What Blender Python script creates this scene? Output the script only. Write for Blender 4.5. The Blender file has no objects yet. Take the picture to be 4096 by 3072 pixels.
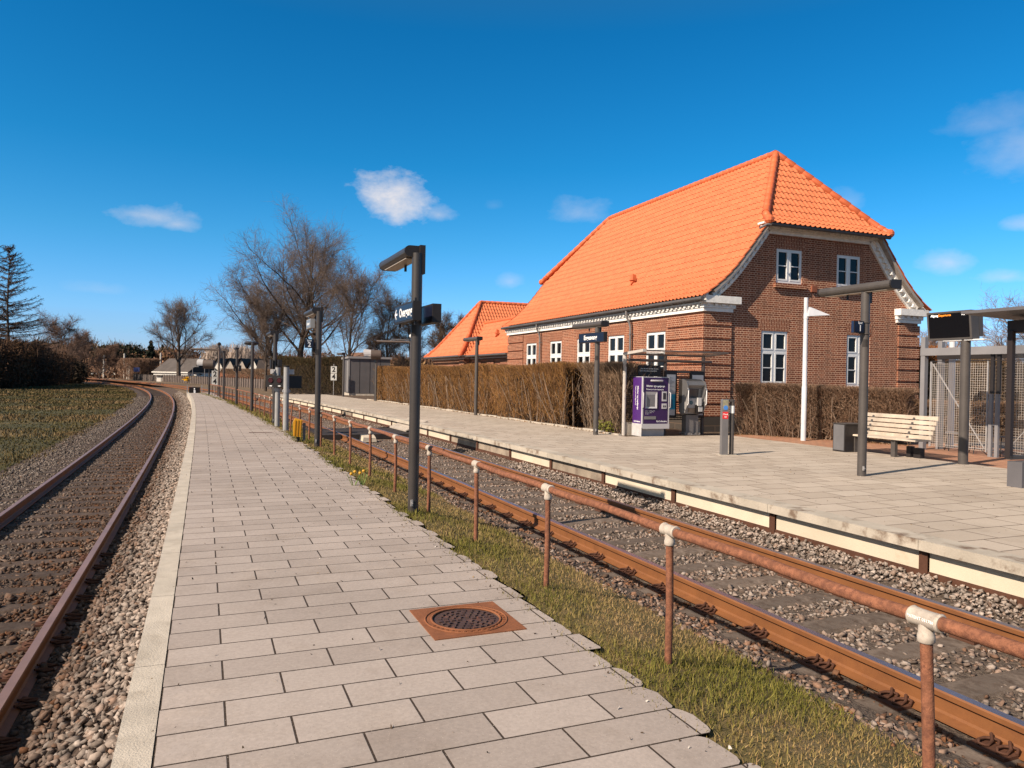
import bpy, bmesh, math, random
import numpy as np
from mathutils import Vector, Matrix
random.seed(7); RG = np.random.default_rng(11)
SC = bpy.context.scene
COL = SC.collection
PI = math.pi
# ------------------------------------------------------------------ helpers
class MB:
    """collects faces, then links them as ONE mesh object"""
    def __init__(s): s.v=[]; s.f=[]; s.m=[]; s.uv=[]; s.sm=[]
    def poly(s, pts, m=0, uv=None, smooth=False):
        b=len(s.v); s.v+= [tuple(p) for p in pts]; s.f.append(list(range(b,b+len(pts)))); s.m.append(m)
        s.uv.append(uv); s.sm.append(smooth)
    def hexa(s, c, m=0, uvf=None):
        # c: 8 corners, bottom 0-3 ccw, top 4-7
        for q in ((3,2,1,0),(4,5,6,7),(0,1,5,4),(1,2,6,5),(2,3,7,6),(3,0,4,7)):
            P=[c[i] for i in q]; s.poly(P,m,[uvf(p,q) for p in P] if uvf else None)
    def box(s,x0,x1,y0,y1,z0,z1,m=0,brick=False):
        c=[(x0,y0,z0),(x1,y0,z0),(x1,y1,z0),(x0,y1,z0),(x0,y0,z1),(x1,y0,z1),(x1,y1,z1),(x0,y1,z1)]
        if brick:
            s.poly([c[i] for i in (0,1,5,4)],m,[(x0,z0),(x1,z0),(x1,z1),(x0,z1)])
            s.poly([c[i] for i in (2,3,7,6)],m,[(x1,z0),(x0,z0),(x0,z1),(x1,z1)])
            s.poly([c[i] for i in (3,0,4,7)],m,[(y1,z0),(y0,z0),(y0,z1),(y1,z1)])
            s.poly([c[i] for i in (1,2,6,5)],m,[(y0,z0),(y1,z0),(y1,z1),(y0,z1)])
            s.poly([c[i] for i in (3,2,1,0)],m,[(x0,y1),(x1,y1),(x1,y0),(x0,y0)])
            s.poly([c[i] for i in (4,5,6,7)],m,[(x0,y0),(x1,y0),(x1,y1),(x0,y1)])
        else: s.hexa(c,m)
    def bar(s,p,q,w,h,m=0,up=(0,0,1)):
        p=Vector(p);q=Vector(q);d=(q-p).normalized();u=Vector(up)
        if abs(d.dot(u))>.95:u=Vector((1,0,0))
        r=d.cross(u).normalized()*(w/2);t=r.cross(d).normalized()*(h/2)
        s.hexa([p-r-t,p+r-t,q+r-t,q-r-t,p-r+t,p+r+t,q+r+t,q-r+t],m)
    def prism(s,pts,vec,m=0,smooth=False):
        v=Vector(vec); a=[Vector(p) for p in pts]; b=[p+v for p in a]; n=len(a)
        nrm=Vector((0,0,0))
        for i in range(n): nrm+=a[i].cross(a[(i+1)%n])
        if nrm.dot(v)>0: a.reverse(); b.reverse()
        s.poly(a,m); s.poly(list(reversed(b)),m)
        for i in range(n): s.poly([a[i],b[i],b[(i+1)%n],a[(i+1)%n]][::-1] if False else [a[(i+1)%n],a[i],b[i],b[(i+1)%n]],m,None,smooth)
    def tube(s,pts,r,n=8,m=0,cap=True,smooth=True):
        pts=[Vector(p) for p in pts]; k=len(pts); rr=r if isinstance(r,(list,tuple)) else [r]*k
        rings=[]; prev=None
        for i,p in enumerate(pts):
            d=(pts[min(i+1,k-1)]-pts[max(i-1,0)])
            d=d.normalized() if d.length>1e-9 else Vector((0,0,1))
            if prev is None:
                a=Vector((1,0,0)) if abs(d.z)>.7 else Vector((0,0,1))
                x=d.cross(a).normalized()
            else:
                x=(prev-d*prev.dot(d)).normalized()
            prev=x; y=d.cross(x)
            rings.append([p+(x*math.cos(2*PI*j/n)+y*math.sin(2*PI*j/n))*rr[i] for j in range(n)])
        b=len(s.v)
        for R in rings: s.v+=[tuple(q) for q in R]
        for i in range(k-1):
            for j in range(n):
                s.f.append([b+i*n+j,b+i*n+(j+1)%n,b+(i+1)*n+(j+1)%n,b+(i+1)*n+j]); s.m.append(m); s.uv.append(None); s.sm.append(smooth)
        if cap:
            s.poly(list(reversed(rings[0])),m); s.poly(rings[-1],m)
    def cyl(s,p,q,r,n=14,m=0): s.tube([p,q],r,n,m)
    def ball(s,c,r,m=0,n=10,sz=1.):
        for i in range(n//2):
            a0=-PI/2+PI*i/(n//2); a1=-PI/2+PI*(i+1)/(n//2)
            for j in range(n):
                b0=2*PI*j/n; b1=2*PI*(j+1)/n
                P=lambda a,b:(c[0]+r*math.cos(a)*math.cos(b),c[1]+r*math.cos(a)*math.sin(b),c[2]+r*sz*math.sin(a))
                q=[P(a0,b0),P(a0,b1),P(a1,b1),P(a1,b0)]
                if i==0:q=q[1:] if False else [q[0],q[2],q[3]]
                elif i==n//2-1:q=q[:3]
                s.poly(q,m,None,True)
    def build(s,name,mats,parent=None):
        me=bpy.data.meshes.new(name); me.from_pydata(s.v,[],s.f)
        for mt in (mats if isinstance(mats,(list,tuple)) else [mats]): me.materials.append(mt)
        me.polygons.foreach_set('material_index',s.m); me.polygons.foreach_set('use_smooth',s.sm)
        if any(u is not None for u in s.uv):
            L=me.uv_layers.new(name='UVMap'); i=0; flat=[]
            for f,u in zip(s.f,s.uv):
                for k in range(len(f)): flat+= list(u[k]) if u else [0.,0.]
            L.data.foreach_set('uv',flat)
        o=bpy.data.objects.new(name,me); COL.objects.link(o)
        if parent: o.parent=parent
        return o
def npmesh(name,V,F,mats,cols=None,parent=None,smooth=False,mi=None):
    """fast mesh: V (n,3); F list of (k,m) index arrays with m verts each"""
    me=bpy.data.meshes.new(name); V=np.asarray(V,np.float32)
    me.vertices.add(len(V)); me.vertices.foreach_set('co',V.ravel())
    F=[np.asarray(f,np.int32) for f in F if len(f)]
    tot=sum(f.size for f in F); npo=sum(len(f) for f in F)
    me.loops.add(tot); me.polygons.add(npo)
    me.loops.foreach_set('vertex_index',np.concatenate([f.ravel() for f in F]))
    st=[];c=0
    for f in F:
        st.append(c+np.arange(len(f))*f.shape[1]); c+=f.size
    me.polygons.foreach_set('loop_start',np.concatenate(st).astype(np.int32))
    if smooth: me.polygons.foreach_set('use_smooth',np.ones(npo,bool))
    if mi is not None: me.polygons.foreach_set('material_index',np.asarray(mi,np.int32))
    for mt in (mats if isinstance(mats,(list,tuple)) else [mats]): me.materials.append(mt)
    if cols is not None:
        a=me.color_attributes.new('Col','FLOAT_COLOR','POINT')
        a.data.foreach_set('color',np.concatenate([cols,np.ones((len(cols),1))],1).astype(np.float32).ravel())
    me.update(calc_edges=True)
    o=bpy.data.objects.new(name,me); COL.objects.link(o)
    if parent: o.parent=parent
    return o
def tag(o,label=None,cat=None,group=None,kind=None):
    if label:o['label']=label
    if cat:o['category']=cat
    if group:o['group']=group
    if kind:o['kind']=kind
    return o
def thing(name,label,cat,loc=(0,0,0),rz=0,group=None):
    o=bpy.data.objects.new(name,None); COL.objects.link(o); o.empty_display_size=.2
    o.location=loc; o.rotation_euler=(0,0,rz); return tag(o,label,cat,group)
def children(o): return [c for c in bpy.data.objects if c.parent==o]
def dup(o,parent=None):
    c=o.copy(); COL.objects.link(c); c.parent=parent
    for ch in children(o): dup(ch,c)
    return c
# ------------------------------------------------------------------ materials
ALB=.86
def sc(c): return tuple(v*ALB for v in c)
def nt(m): return m.node_tree.nodes,m.node_tree.links
def new_mat(name):
    m=bpy.data.materials.new(name); m.use_nodes=True; N,L=nt(m)
    return m,N,L,N['Principled BSDF']
def mixc(N,L,f,a,b,mode='MIX'):
    n=N.new('ShaderNodeMix'); n.data_type='RGBA'; n.blend_type=mode
    for s,v in ((0,f),(6,a),(7,b)):
        if isinstance(v,(int,float)): n.inputs[s].default_value=v
        elif isinstance(v,(tuple,list)): n.inputs[s].default_value=(*v[:3],1)
        else: L.new(v,n.inputs[s])
    return n.outputs[2]
def ramp(N,L,f,a,b):
    n=N.new('ShaderNodeMapRange'); n.inputs[1].default_value=a; n.inputs[2].default_value=b; L.new(f,n.inputs[0]); return n.outputs[0]
def noise(N,L,vec,scale,detail=3,rough=.55):
    n=N.new('ShaderNodeTexNoise'); n.inputs['Scale'].default_value=scale; n.inputs['Detail'].default_value=detail
    n.inputs['Roughness'].default_value=rough
    if vec is not None: L.new(vec,n.inputs['Vector'])
    return n.outputs['Fac']
def bumpn(N,L,h,st,dist,B):
    b=N.new('ShaderNodeBump'); b.inputs['Strength'].default_value=st; b.inputs['Distance'].default_value=dist
    L.new(h,b.inputs['Height']); L.new(b.outputs[0],B.inputs['Normal'])
def M(name,col,rough=.8,var=.18,scale=4.,col2=None,amt=(.45,.7),fine=60.,bump=0.,bdist=.004,spec=.3,metal=0.,rnd=0.,attr=False):
    m,N,L,B=new_mat(name); col=sc(col); col2=sc(col2) if col2 else None
    tc=N.new('ShaderNodeTexCoord').outputs['Object']
    n1=noise(N,L,tc,scale,4,.6); n2=noise(N,L,tc,fine,3,.6)
    lo=tuple(c*(1-var) for c in col); hi=tuple(min(.95,c*(1+var)) for c in col)
    c=mixc(N,L,ramp(N,L,n1,.3,.7),lo,hi)
    if attr:
        at=N.new('ShaderNodeAttribute'); at.attribute_name='Col'; c=mixc(N,L,1.,at.outputs['Color'],c,'MULTIPLY')
    c=mixc(N,L,ramp(N,L,n2,.25,.75),mixc(N,L,1.,c,(1-var*.7,)*3,'MULTIPLY'),c)
    if col2:
        n3=noise(N,L,tc,scale*1.7+.31,5,.65); c=mixc(N,L,ramp(N,L,n3,*amt),c,col2)
    if rnd:
        oi=N.new('ShaderNodeObjectInfo').outputs['Random']; c=mixc(N,L,1.,c,mixc(N,L,oi,(1-rnd,)*3,(1+rnd*.4,)*3),'MULTIPLY')
    L.new(c,B.inputs['Base Color']); B.inputs['Roughness'].default_value=rough; B.inputs['Metallic'].default_value=metal
    B.inputs['Specular IOR Level'].default_value=spec
    if bump: bumpn(N,L,n2,bump,bdist,B)
    return m
def brick_mat(name,c1,c2,mortar,bw,bh,ms,off=.5,squash=1.,sqf=2,rough=.85,bump=.5,var=.35,dirt=None,bias=0.,msm=.1,big=1.2,bigv=.12,bfreq=2,speck=False):
    m,N,L,B=new_mat(name); c1=sc(c1); c2=sc(c2); mortar=sc(mortar)
    uv=N.new('ShaderNodeUVMap').outputs[0]; tc=N.new('ShaderNodeTexCoord').outputs['Object']
    b=N.new('ShaderNodeTexBrick'); b.offset=off; b.offset_frequency=bfreq; b.squash=squash; b.squash_frequency=sqf
    L.new(uv,b.inputs['Vector'])
    for k,v in (('Color1',c1),('Color2',c2),('Mortar',mortar)): b.inputs[k].default_value=(*v,1)
    b.inputs['Scale'].default_value=1; b.inputs['Mortar Size'].default_value=ms; b.inputs['Mortar Smooth'].default_value=msm
    b.inputs['Bias'].default_value=bias; b.inputs['Brick Width'].default_value=bw; b.inputs['Row Height'].default_value=bh
    n1=noise(N,L,tc,big,4,.6); n2=noise(N,L,tc,55,4,.6)
    c=mixc(N,L,1.,b.outputs['Color'],mixc(N,L,ramp(N,L,n1,.3,.7),(1-bigv,)*3,(1+bigv*.5,)*3),'MULTIPLY')
    c=mixc(N,L,1.,c,mixc(N,L,ramp(N,L,n2,.3,.7),(1-var*.5,)*3,(1.02,)*3),'MULTIPLY')
    if dirt:
        n3=noise(N,L,tc,2.3,5,.65); c=mixc(N,L,ramp(N,L,n3,.5,.85),c,mixc(N,L,1.,c,dirt,'MULTIPLY'))
    if speck:
        v=N.new('ShaderNodeTexVoronoi'); v.inputs['Scale'].default_value=85; L.new(tc,v.inputs['Vector'])
        c=mixc(N,L,ramp(N,L,v.outputs['Distance'],.17,.10),c,mixc(N,L,v.outputs['Color'],(.05,.035,.025),(.62,.52,.42)))
        n4=noise(N,L,tc,1.1,6,.7); c=mixc(N,L,ramp(N,L,n4,.56,.75),c,mixc(N,L,1.,c,(1.16,1.14,1.10),'MULTIPLY'))
    L.new(c,B.inputs['Base Color']); B.inputs['Roughness'].default_value=rough; B.inputs['Specular IOR Level'].default_value=.25
    inv=N.new('ShaderNodeMath'); inv.operation='MULTIPLY_ADD'; L.new(b.outputs['Fac'],inv.inputs[0]); inv.inputs[1].default_value=-1
    s=N.new('ShaderNodeMath'); s.operation='MULTIPLY'; L.new(n2,s.inputs[0]); s.inputs[1].default_value=.25; L.new(s.outputs[0],inv.inputs[2])
    bumpn(N,L,inv.outputs[0],bump,.006,B)
    return m
def plain(name,col,rough=.5,spec=.5,metal=0.,emit=0.):
    m,N,L,B=new_mat(name); B.inputs['Base Color'].default_value=(*col,1); B.inputs['Roughness'].default_value=rough
    B.inputs['Specular IOR Level'].default_value=spec; B.inputs['Metallic'].default_value=metal
    if emit: B.inputs['Emission Color'].default_value=(*col,1); B.inputs['Emission Strength'].default_value=emit
    return m
def attr_mat(name,rough=.85,var=.2,scale=30,spec=.2,trans=0.):
    m,N,L,B=new_mat(name); at=N.new('ShaderNodeAttribute'); at.attribute_name='Col'
    tc=N.new('ShaderNodeTexCoord').outputs['Object']; n=noise(N,L,tc,scale,3,.6)
    c=mixc(N,L,1.,at.outputs['Color'],mixc(N,L,ramp(N,L,n,.3,.7),(ALB*(1-var),)*3,(ALB*(1+var),)*3),'MULTIPLY')
    L.new(c,B.inputs['Base Color']); B.inputs['Roughness'].default_value=rough; B.inputs['Specular IOR Level'].default_value=spec
    return m
SLAB=brick_mat('paving_slab',(.455,.382,.336),(.375,.312,.273),(.055,.038,.027),.535,.2573,.0055,.5,rough=.9,bump=.6,var=.34,dirt=(.80,.77,.73),big=.9,msm=.25,speck=True)
SLAB1=brick_mat('station_paving',(.55,.462,.375),(.46,.380,.305),(.12,.085,.06),.60,.40,.008,.37,rough=.9,bump=.4,var=.25,dirt=(.80,.77,.73),big=.7)
CLINK=brick_mat('clinker_paving',(.52,.27,.16),(.42,.20,.12),(.25,.16,.11),.22,.11,.008,.5,rough=.9,bump=.3)
BRICK=brick_mat('red_brick',(.345,.108,.052),(.185,.058,.031),(.82,.52,.35),.24,.0667,.0062,.5,squash=.5,sqf=2,rough=.9,bump=.6,var=.4,big=.8,bigv=.2)
ARCH=brick_mat('arch_brick',(.30,.095,.047),(.20,.064,.035),(.80,.50,.33),.20,.0667,.0055,.5,rough=.9,bump=.6,var=.4)
PLINTH=brick_mat('granite_plinth',(.075,.06,.048),(.055,.045,.04),(.15,.10,.07),.9,.33,.012,.5,rough=.9)
TILE=M('roof_tile',(.64,.178,.072),.62,.16,4.2,(.50,.125,.055),(.60,.74),fine=3.,spec=.3,bump=.0)
RIDGE=M('ridge_tile',(.62,.14,.048),.55,.16,2.,fine=12.,spec=.4)
WHITE=M('white_plaster',(.90,.86,.80),.75,.06,3.,fine=25.,bump=.2)
OLDWHITE=M('weathered_plaster',(.90,.86,.80),.9,.12,5.,(.55,.49,.43),(.66,.88),20.,.6,.01)
FRAMEW=M('white_window_paint',(.80,.79,.77),.45,.03,3.,spec=.5)
GLASS=plain('window_glass',(.006,.006,.007),.05,.22)
ZINC=M('grey_gutter',(.10,.088,.082),.5,.2,2.,spec=.5)
PIPE=M('grey_downpipe',(.20,.185,.18),.5,.15,2.,spec=.5)
POLE=M('anthracite_paint',(.046,.038,.034),.42,.16,2.2,fine=40.,spec=.5)
POLE1=M('weathered_grey_paint',(.082,.070,.063),.5,.2,2.,(.16,.14,.12),(.62,.85),30.,spec=.45)
DARK=M('dark_metal',(.028,.023,.022),.5,.2,3.)
UNDER=M('lamp_diffuser',(.40,.33,.26),.4,.08,3.)
NAVY=plain('navy_sign_face',(.006,.008,.022),.35,.5)
LETTER=plain('white_lettering',(.85,.84,.82),.5,.3)
BLACKT=plain('black_lettering',(.012,.01,.01),.5,.3)
GALV=M('galvanised_steel',(.40,.38,.37),.5,.15,6.,(.24,.22,.2),(.6,.8),40.,metal=.2,spec=.5)
CASTT=M('cast_tee_metal',(.50,.43,.36),.65,.2,18.,(.30,.23,.18),(.55,.75),60.,.4,.002)
RUSTP=M('rusty_pipe',(.27,.108,.058),.85,.35,26.,(.16,.062,.036),(.48,.62),150.,.9,.003)
RUST=M('rail_rust',(.225,.088,.030),.6,.12,4.,(.16,.06,.024),(.5,.8),60.,.15,.002,spec=.4)
RUSTD=M('dark_rust',(.10,.042,.024),.8,.25,5.,fine=40.)
STEEL=M('polished_rail_top',(.30,.25,.27),.32,.12,3.,metal=.7,spec=.6)
RUSTTOP=M('dull_rail_top',(.30,.175,.13),.42,.15,3.,metal=.25,spec=.6)
SLEEP=M('sleeper_wood',(.195,.148,.115),.9,.3,6.,(.085,.055,.038),(.45,.7),45.,.6,.006,rnd=.25)
SLEEP2=M('oily_sleeper_wood',(.095,.066,.050),.9,.3,6.,(.055,.032,.022),(.45,.7),45.,.6,.006,rnd=.25)
CONC=M('kerb_concrete',(.54,.47,.385),.92,.16,3.,(.40,.34,.27),(.5,.75),110.,.9,.005)
COPING=M('coping_concrete',(.50,.435,.355),.9,.2,1.8,(.20,.14,.10),(.53,.66),70.,.5,.004,rnd=.1)
PANEL=M('cream_panel',(.66,.56,.425),.9,.10,1.4,(.50,.36,.24),(.58,.85),80.,.3,.003,rnd=.12)
PANELD=M('stained_panel',(.36,.29,.22),.9,.25,2.5,(.20,.145,.11),(.5,.75),60.,.4,.004,rnd=.15)
SOIL=M('soil',(.115,.072,.045),.95,.35,3.,(.20,.14,.085),(.5,.7),40.,.8,.02)
BALL=M('ballast_bed',(.17,.128,.096),.95,.45,22.,(.07,.045,.033),(.45,.65),45.,1.,.03)
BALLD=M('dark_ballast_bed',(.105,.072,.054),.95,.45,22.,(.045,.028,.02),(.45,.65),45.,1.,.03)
DIRT=M('dry_dirt',(.17,.115,.07),.95,.3,.6,(.25,.18,.10),(.5,.75),18.,.8,.03)
FIELD=M('field_turf',(.062,.056,.019),.95,.3,.16,(.145,.098,.042),(.50,.72),9.,.8,.03)
VERGE=M('verge_turf',(.15,.115,.040),.95,.35,1.6,(.24,.155,.07),(.45,.68),40.,.8,.02)
ASPH=M('asphalt',(.17,.15,.135),.9,.15,2.,fine=60.)
STONE=attr_mat('ballast_stone',.9,.25,60)
BLADE=attr_mat('grass_blade',.75,.1,5)
TWIG=attr_mat('twig_bark',.9,.2,8)
BARK=M('tree_bark',(.105,.078,.06),.95,.3,3.,(.055,.036,.026),(.45,.7),25.,.8,.02)
FARM=attr_mat('far_foliage',.95,.15,.5)
# ------------------------------------------------------------------ alignment of the two curved tracks
def clothoid(x0,y0,th,k0,k1,n=460,ds=.5,back=20):
    s=np.arange(-back,n)*ds; t=th+k0*s+k1*s*np.abs(s)/200
    X=np.zeros(len(s));Y=np.zeros(len(s))
    dx=-np.sin(t)*ds;dy=np.cos(t)*ds
    X[1:]=np.cumsum(dx[:-1]);Y[1:]=np.cumsum(dy[:-1]); X+=x0-X[back];Y+=y0-Y[back]
    return s,X,Y,t
A1=clothoid(4.18114,2.16034,.383131,.001862984,.00011962)
A2=clothoid(-3.0553,2.3617,.3938,.0001,.0027)
def T(A,s,off):
    s=np.asarray(s,float); t=np.interp(s,A[0],A[3]); x=np.interp(s,A[0],A[1]); y=np.interp(s,A[0],A[2])
    return x+off*np.cos(t),y+off*np.sin(t)
def head(A,s): return float(np.interp(s,A[0],A[3]))
def P1(s,off,z=0): x,y=T(A1,s,off); return (float(x),float(y),z)
def P2(s,off,z=0): x,y=T(A2,s,off); return (float(x),float(y),z)
def sheet(name,A,ss,prof,mat,uvo=None,kind='structure'):
    """strip along an alignment; prof = [(off,z),...]"""
    n=len(prof); V=[]; F=[]; uv=[]
    for s in ss:
        for o,z in prof:
            x,y=T(A,s,o); V.append((float(x),float(y),z))
    mb=MB()
    for i in range(len(ss)-1):
        for j in range(n-1):
            q=[V[i*n+j],V[i*n+j+1],V[(i+1)*n+j+1],V[(i+1)*n+j]]
            u=[(prof[j][0],ss[i]),(prof[j+1][0],ss[i]),(prof[j+1][0],ss[i+1]),(prof[j][0],ss[i+1])]
            mb.poly(q,0,u)
    return tag(mb.build(name,mat),kind=kind)
def text(parent,s,size,loc,ex,ez,mat,name='lettering',bold=.0,align='CENTER',sx=1.,label=None):
    """flat lettering; ex = reading direction, ez = up"""
    c=bpy.data.curves.new(name,'FONT'); c.body=s; c.size=size; c.align_x=align; c.align_y='CENTER'; c.offset=bold*size; c.resolution_u=3
    o=bpy.data.objects.new(name,c); COL.objects.link(o)
    me=bpy.data.meshes.new_from_object(o.evaluated_get(bpy.context.evaluated_depsgraph_get()))
    bpy.data.objects.remove(o); bpy.data.curves.remove(c)
    ex=Vector(ex).normalized(); ez=Vector(ez).normalized(); n=ex.cross(ez)
    mt=Matrix((ex*sx,ez,n)).transposed()
    for v in me.vertices: v.co=mt@v.co+Vector(loc)
    me.materials.clear(); me.materials.append(mat)
    o=bpy.data.objects.new(name,me); COL.objects.link(o); o.parent=parent
    return o

# ================================================================== camera, sky, sun
def setup_world():
    F,P,R0=2960.,-.009,.0187
    cam=bpy.data.cameras.new('camera'); co=bpy.data.objects.new('camera',cam); COL.objects.link(co)
    cam.sensor_width=36; cam.lens=F/4096*36; cam.clip_end=3000; cam.clip_start=.05
    f=Vector((0,math.cos(P),math.sin(P))); u0=Vector((0,-math.sin(P),math.cos(P))); r0=Vector((1,0,0))
    rt=r0*math.cos(R0)+u0*math.sin(R0); up=u0*math.cos(R0)-r0*math.sin(R0)
    m=Matrix((rt,up,-f)).transposed().to_4x4(); m.translation=Vector((0,0,1.70)); co.matrix_world=m
    SC.camera=co
    el=math.radians(36.5); az=math.radians(231.2)
    sd=Vector((math.sin(az)*math.cos(el),math.cos(az)*math.cos(el),math.sin(el)))
    sun=bpy.data.lights.new('sun','SUN'); sun.energy=SUN_E; sun.angle=math.radians(.53); sun.color=(1.,.86,.71)
    so=bpy.data.objects.new('sun',sun); COL.objects.link(so); so.rotation_euler=sd.to_track_quat('Z','Y').to_euler(); so.location=(-30,-20,40)
    w=bpy.data.worlds.new('World'); SC.world=w; w.use_nodes=True; N,L=w.node_tree.nodes,w.node_tree.links
    bg=N['Background']; bg.inputs['Strength'].default_value=SKY_S
    sky=N.new('ShaderNodeTexSky'); sky.sky_type='NISHITA'; sky.sun_disc=False; sky.sun_elevation=el; sky.sun_rotation=az
    sky.air_density=1.; sky.dust_density=.4; sky.ozone_density=2.2; sky.altitude=0
    hs=N.new('ShaderNodeHueSaturation'); hs.inputs['Saturation'].default_value=SKY_SAT; hs.inputs['Hue'].default_value=SKY_HUE; hs.inputs['Value'].default_value=1
    L.new(sky.outputs[0],hs.inputs['Color'])
    d=N.new('ShaderNodeTexCoord').outputs['Generated']
    nrm=N.new('ShaderNodeVectorMath'); nrm.operation='NORMALIZE'; L.new(d,nrm.inputs[0]); d=nrm.outputs[0]
    sep=N.new('ShaderNodeSeparateXYZ'); L.new(d,sep.inputs[0])
    # in view: deeper blue away from the horizon, paler air close to it
    def mth(op,a,b=None,c=None,clamp=False):
        n=N.new('ShaderNodeMath'); n.operation=op; n.use_clamp=clamp
        for i,v in enumerate((a,b,c)):
            if v is None: continue
            if isinstance(v,(int,float)): n.inputs[i].default_value=v
            else: L.new(v,n.inputs[i])
        return n.outputs[0]
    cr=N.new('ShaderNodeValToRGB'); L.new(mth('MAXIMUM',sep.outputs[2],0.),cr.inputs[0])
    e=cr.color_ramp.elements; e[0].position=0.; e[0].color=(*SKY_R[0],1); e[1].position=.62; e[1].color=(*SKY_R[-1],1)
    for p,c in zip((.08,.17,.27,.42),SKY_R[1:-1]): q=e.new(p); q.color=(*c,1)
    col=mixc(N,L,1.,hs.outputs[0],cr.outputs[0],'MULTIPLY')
    # pale warm sky added behind the camera, round the sun, to warm ambient light
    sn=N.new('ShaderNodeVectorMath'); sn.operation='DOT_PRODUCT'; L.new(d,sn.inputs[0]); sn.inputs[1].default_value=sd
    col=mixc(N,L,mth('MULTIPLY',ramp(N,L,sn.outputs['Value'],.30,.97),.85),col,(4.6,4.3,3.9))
    # scattered fair-weather clouds: direction, size, density
    mp=N.new('ShaderNodeMapping'); mp.inputs['Scale'].default_value=(1,1,1.8); L.new(d,mp.inputs[0])
    nz=noise(N,L,mp.outputs[0],9.,7,.62); nz2=noise(N,L,mp.outputs[0],26.,5,.6)
    cen=mth('SUBTRACT',nz,.5); fine_=mth('SUBTRACT',nz2,.5)
    def dot(v):
        n=N.new('ShaderNodeVectorMath'); n.operation='DOT_PRODUCT'; L.new(d,n.inputs[0]); n.inputs[1].default_value=v; return n.outputs['Value']
    tot=None
    for az_,el_,ra,rb,dens,soft in CLOUDS:
        a=math.radians(az_); b=math.radians(el_)
        c=Vector((math.sin(a)*math.cos(b),math.cos(a)*math.cos(b),math.sin(b))); r=Vector((math.cos(a),-math.sin(a),0)); u=r.cross(c)
        x=mth('DIVIDE',dot(r),math.sin(math.radians(ra))); y=mth('DIVIDE',mth('SUBTRACT',dot(u),0.),math.sin(math.radians(rb)))
        # flatter base: the lower half is squeezed
        y=mth('MULTIPLY',y,mth('MULTIPLY_ADD',mth('LESS_THAN',y,0.),.5,1.))
        rr=mth('SQRT',mth('ADD',mth('MULTIPLY',x,x),mth('MULTIPLY',y,y)))
        v=mth('SUBTRACT',mth('ADD',mth('MULTIPLY_ADD',cen,2.5,1.),mth('MULTIPLY',fine_,.9)),rr)
        v=mth('MULTIPLY',mth('MULTIPLY',mth('DIVIDE',v,soft,None,True),dens),mth('GREATER_THAN',dot(c),.2))
        tot=v if tot is None else mth('MAXIMUM',tot,v)
    sh=mth('MULTIPLY_ADD',nz2,.35,.83)
    ccol=mixc(N,L,1.,(CLOUD_V*1.0,CLOUD_V*.955,CLOUD_V*.97),mixc(N,L,sh,(.75,.76,.82),(1,1,1)),'MULTIPLY')
    smooth=mth('SMOOTHSTEP',tot,0.,1.) if False else tot
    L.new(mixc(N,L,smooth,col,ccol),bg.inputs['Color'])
    SC.view_settings.view_transform='Standard'; SC.view_settings.look='None'; SC.view_settings.exposure=EXPO; SC.view_settings.gamma=1
    SC.cycles.use_denoising=True; SC.cycles.max_bounces=6; SC.cycles.transparent_max_bounces=12
SUN_E=4.7; SKY_S=.068; SKY_SAT=1.3; SKY_HUE=.485; EXPO=.74; CLOUD_V=7.5
SKY_R=[(.68,.92,1.80),(.60,.97,1.56),(.38,.95,1.34),(.17,.88,1.24),(.10,.82,1.18),(.95,.95,.90)]  # last stop pales the unseen overhead sky to make ambient light less blue
CLOUDS=[(-9.0,12.6,3.1,2.5,.95,.9),(-5.9,12.2,1.6,.9,.5,1.1),(-26.6,10.6,3.7,1.1,.55,1.1),(-24.4,10.2,1.8,.7,.4,1.1),(4.8,12.4,2.8,1.2,.34,1.3),(-.4,7.3,1.3,.8,.34,1.2),(34.4,14.6,4.6,2.8,.36,1.6),(33.0,16.6,3.6,1.6,.25,1.5),
        (30.4,8.1,1.8,1.1,.48,1.2),(33.6,7.0,1.9,.7,.42,1.2),(34.8,10.2,1.5,.6,.42,1.2),(24.1,12.5,1.6,1.3,.26,1.3),(-29.2,5.4,2.2,.55,.14,1.3),(-1.6,13.0,1.1,.6,.12,1.3)]
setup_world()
# ================================================================== ground, ballast, platforms
g=MB(); g.poly([(-900,-300,-.64),(900,-300,-.64),(900,1500,-.64),(-900,1500,-.64)]); tag(g.build('field',FIELD),kind='structure')
S1=[-8+i for i in range(0,60)]+[52+2*i for i in range(0,86)]
S2=[-8+i for i in range(0,70)]+[62+2*i for i in range(0,80)]
# ballast of the right-hand track (off: across, z)
sheet('ballast_bed',A1,S1,[(-1.62,-.11),(-1.40,-.15),(-1.0,-.225),(-.5,-.235),(0,-.23),(.5,-.235),(1.0,-.215),(1.3,-.15),(1.66,-.125)],BALL)
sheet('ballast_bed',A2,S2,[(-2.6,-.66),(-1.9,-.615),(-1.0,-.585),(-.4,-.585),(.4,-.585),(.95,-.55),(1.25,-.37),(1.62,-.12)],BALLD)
# dirt between and beyond the tracks, past the end of the island platform
mb=MB()
ss=[54+3*i for i in range(47)]
for a,b in zip(ss[:-1],ss[1:]):
    mb.poly([P2(a,1.55,-.22),P1(a*.985-3.5,-1.55,-.12),P1(b*.985-3.5,-1.55,-.12),P2(b,1.55,-.22)])
tag(mb.build('dirt_ground',DIRT),kind='structure')
sheet('verge',A1,[52+3*i for i in range(45)],[(1.6,-.16),(4,-.2),(70,-.35)],DIRT)
# garden soil and yard behind the station platform
sheet('garden_ground',A1,[-8+2*i for i in range(32)],[(5.42,.21),(6.2,.17),(9,.14),(60,.10)],SOIL)
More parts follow.
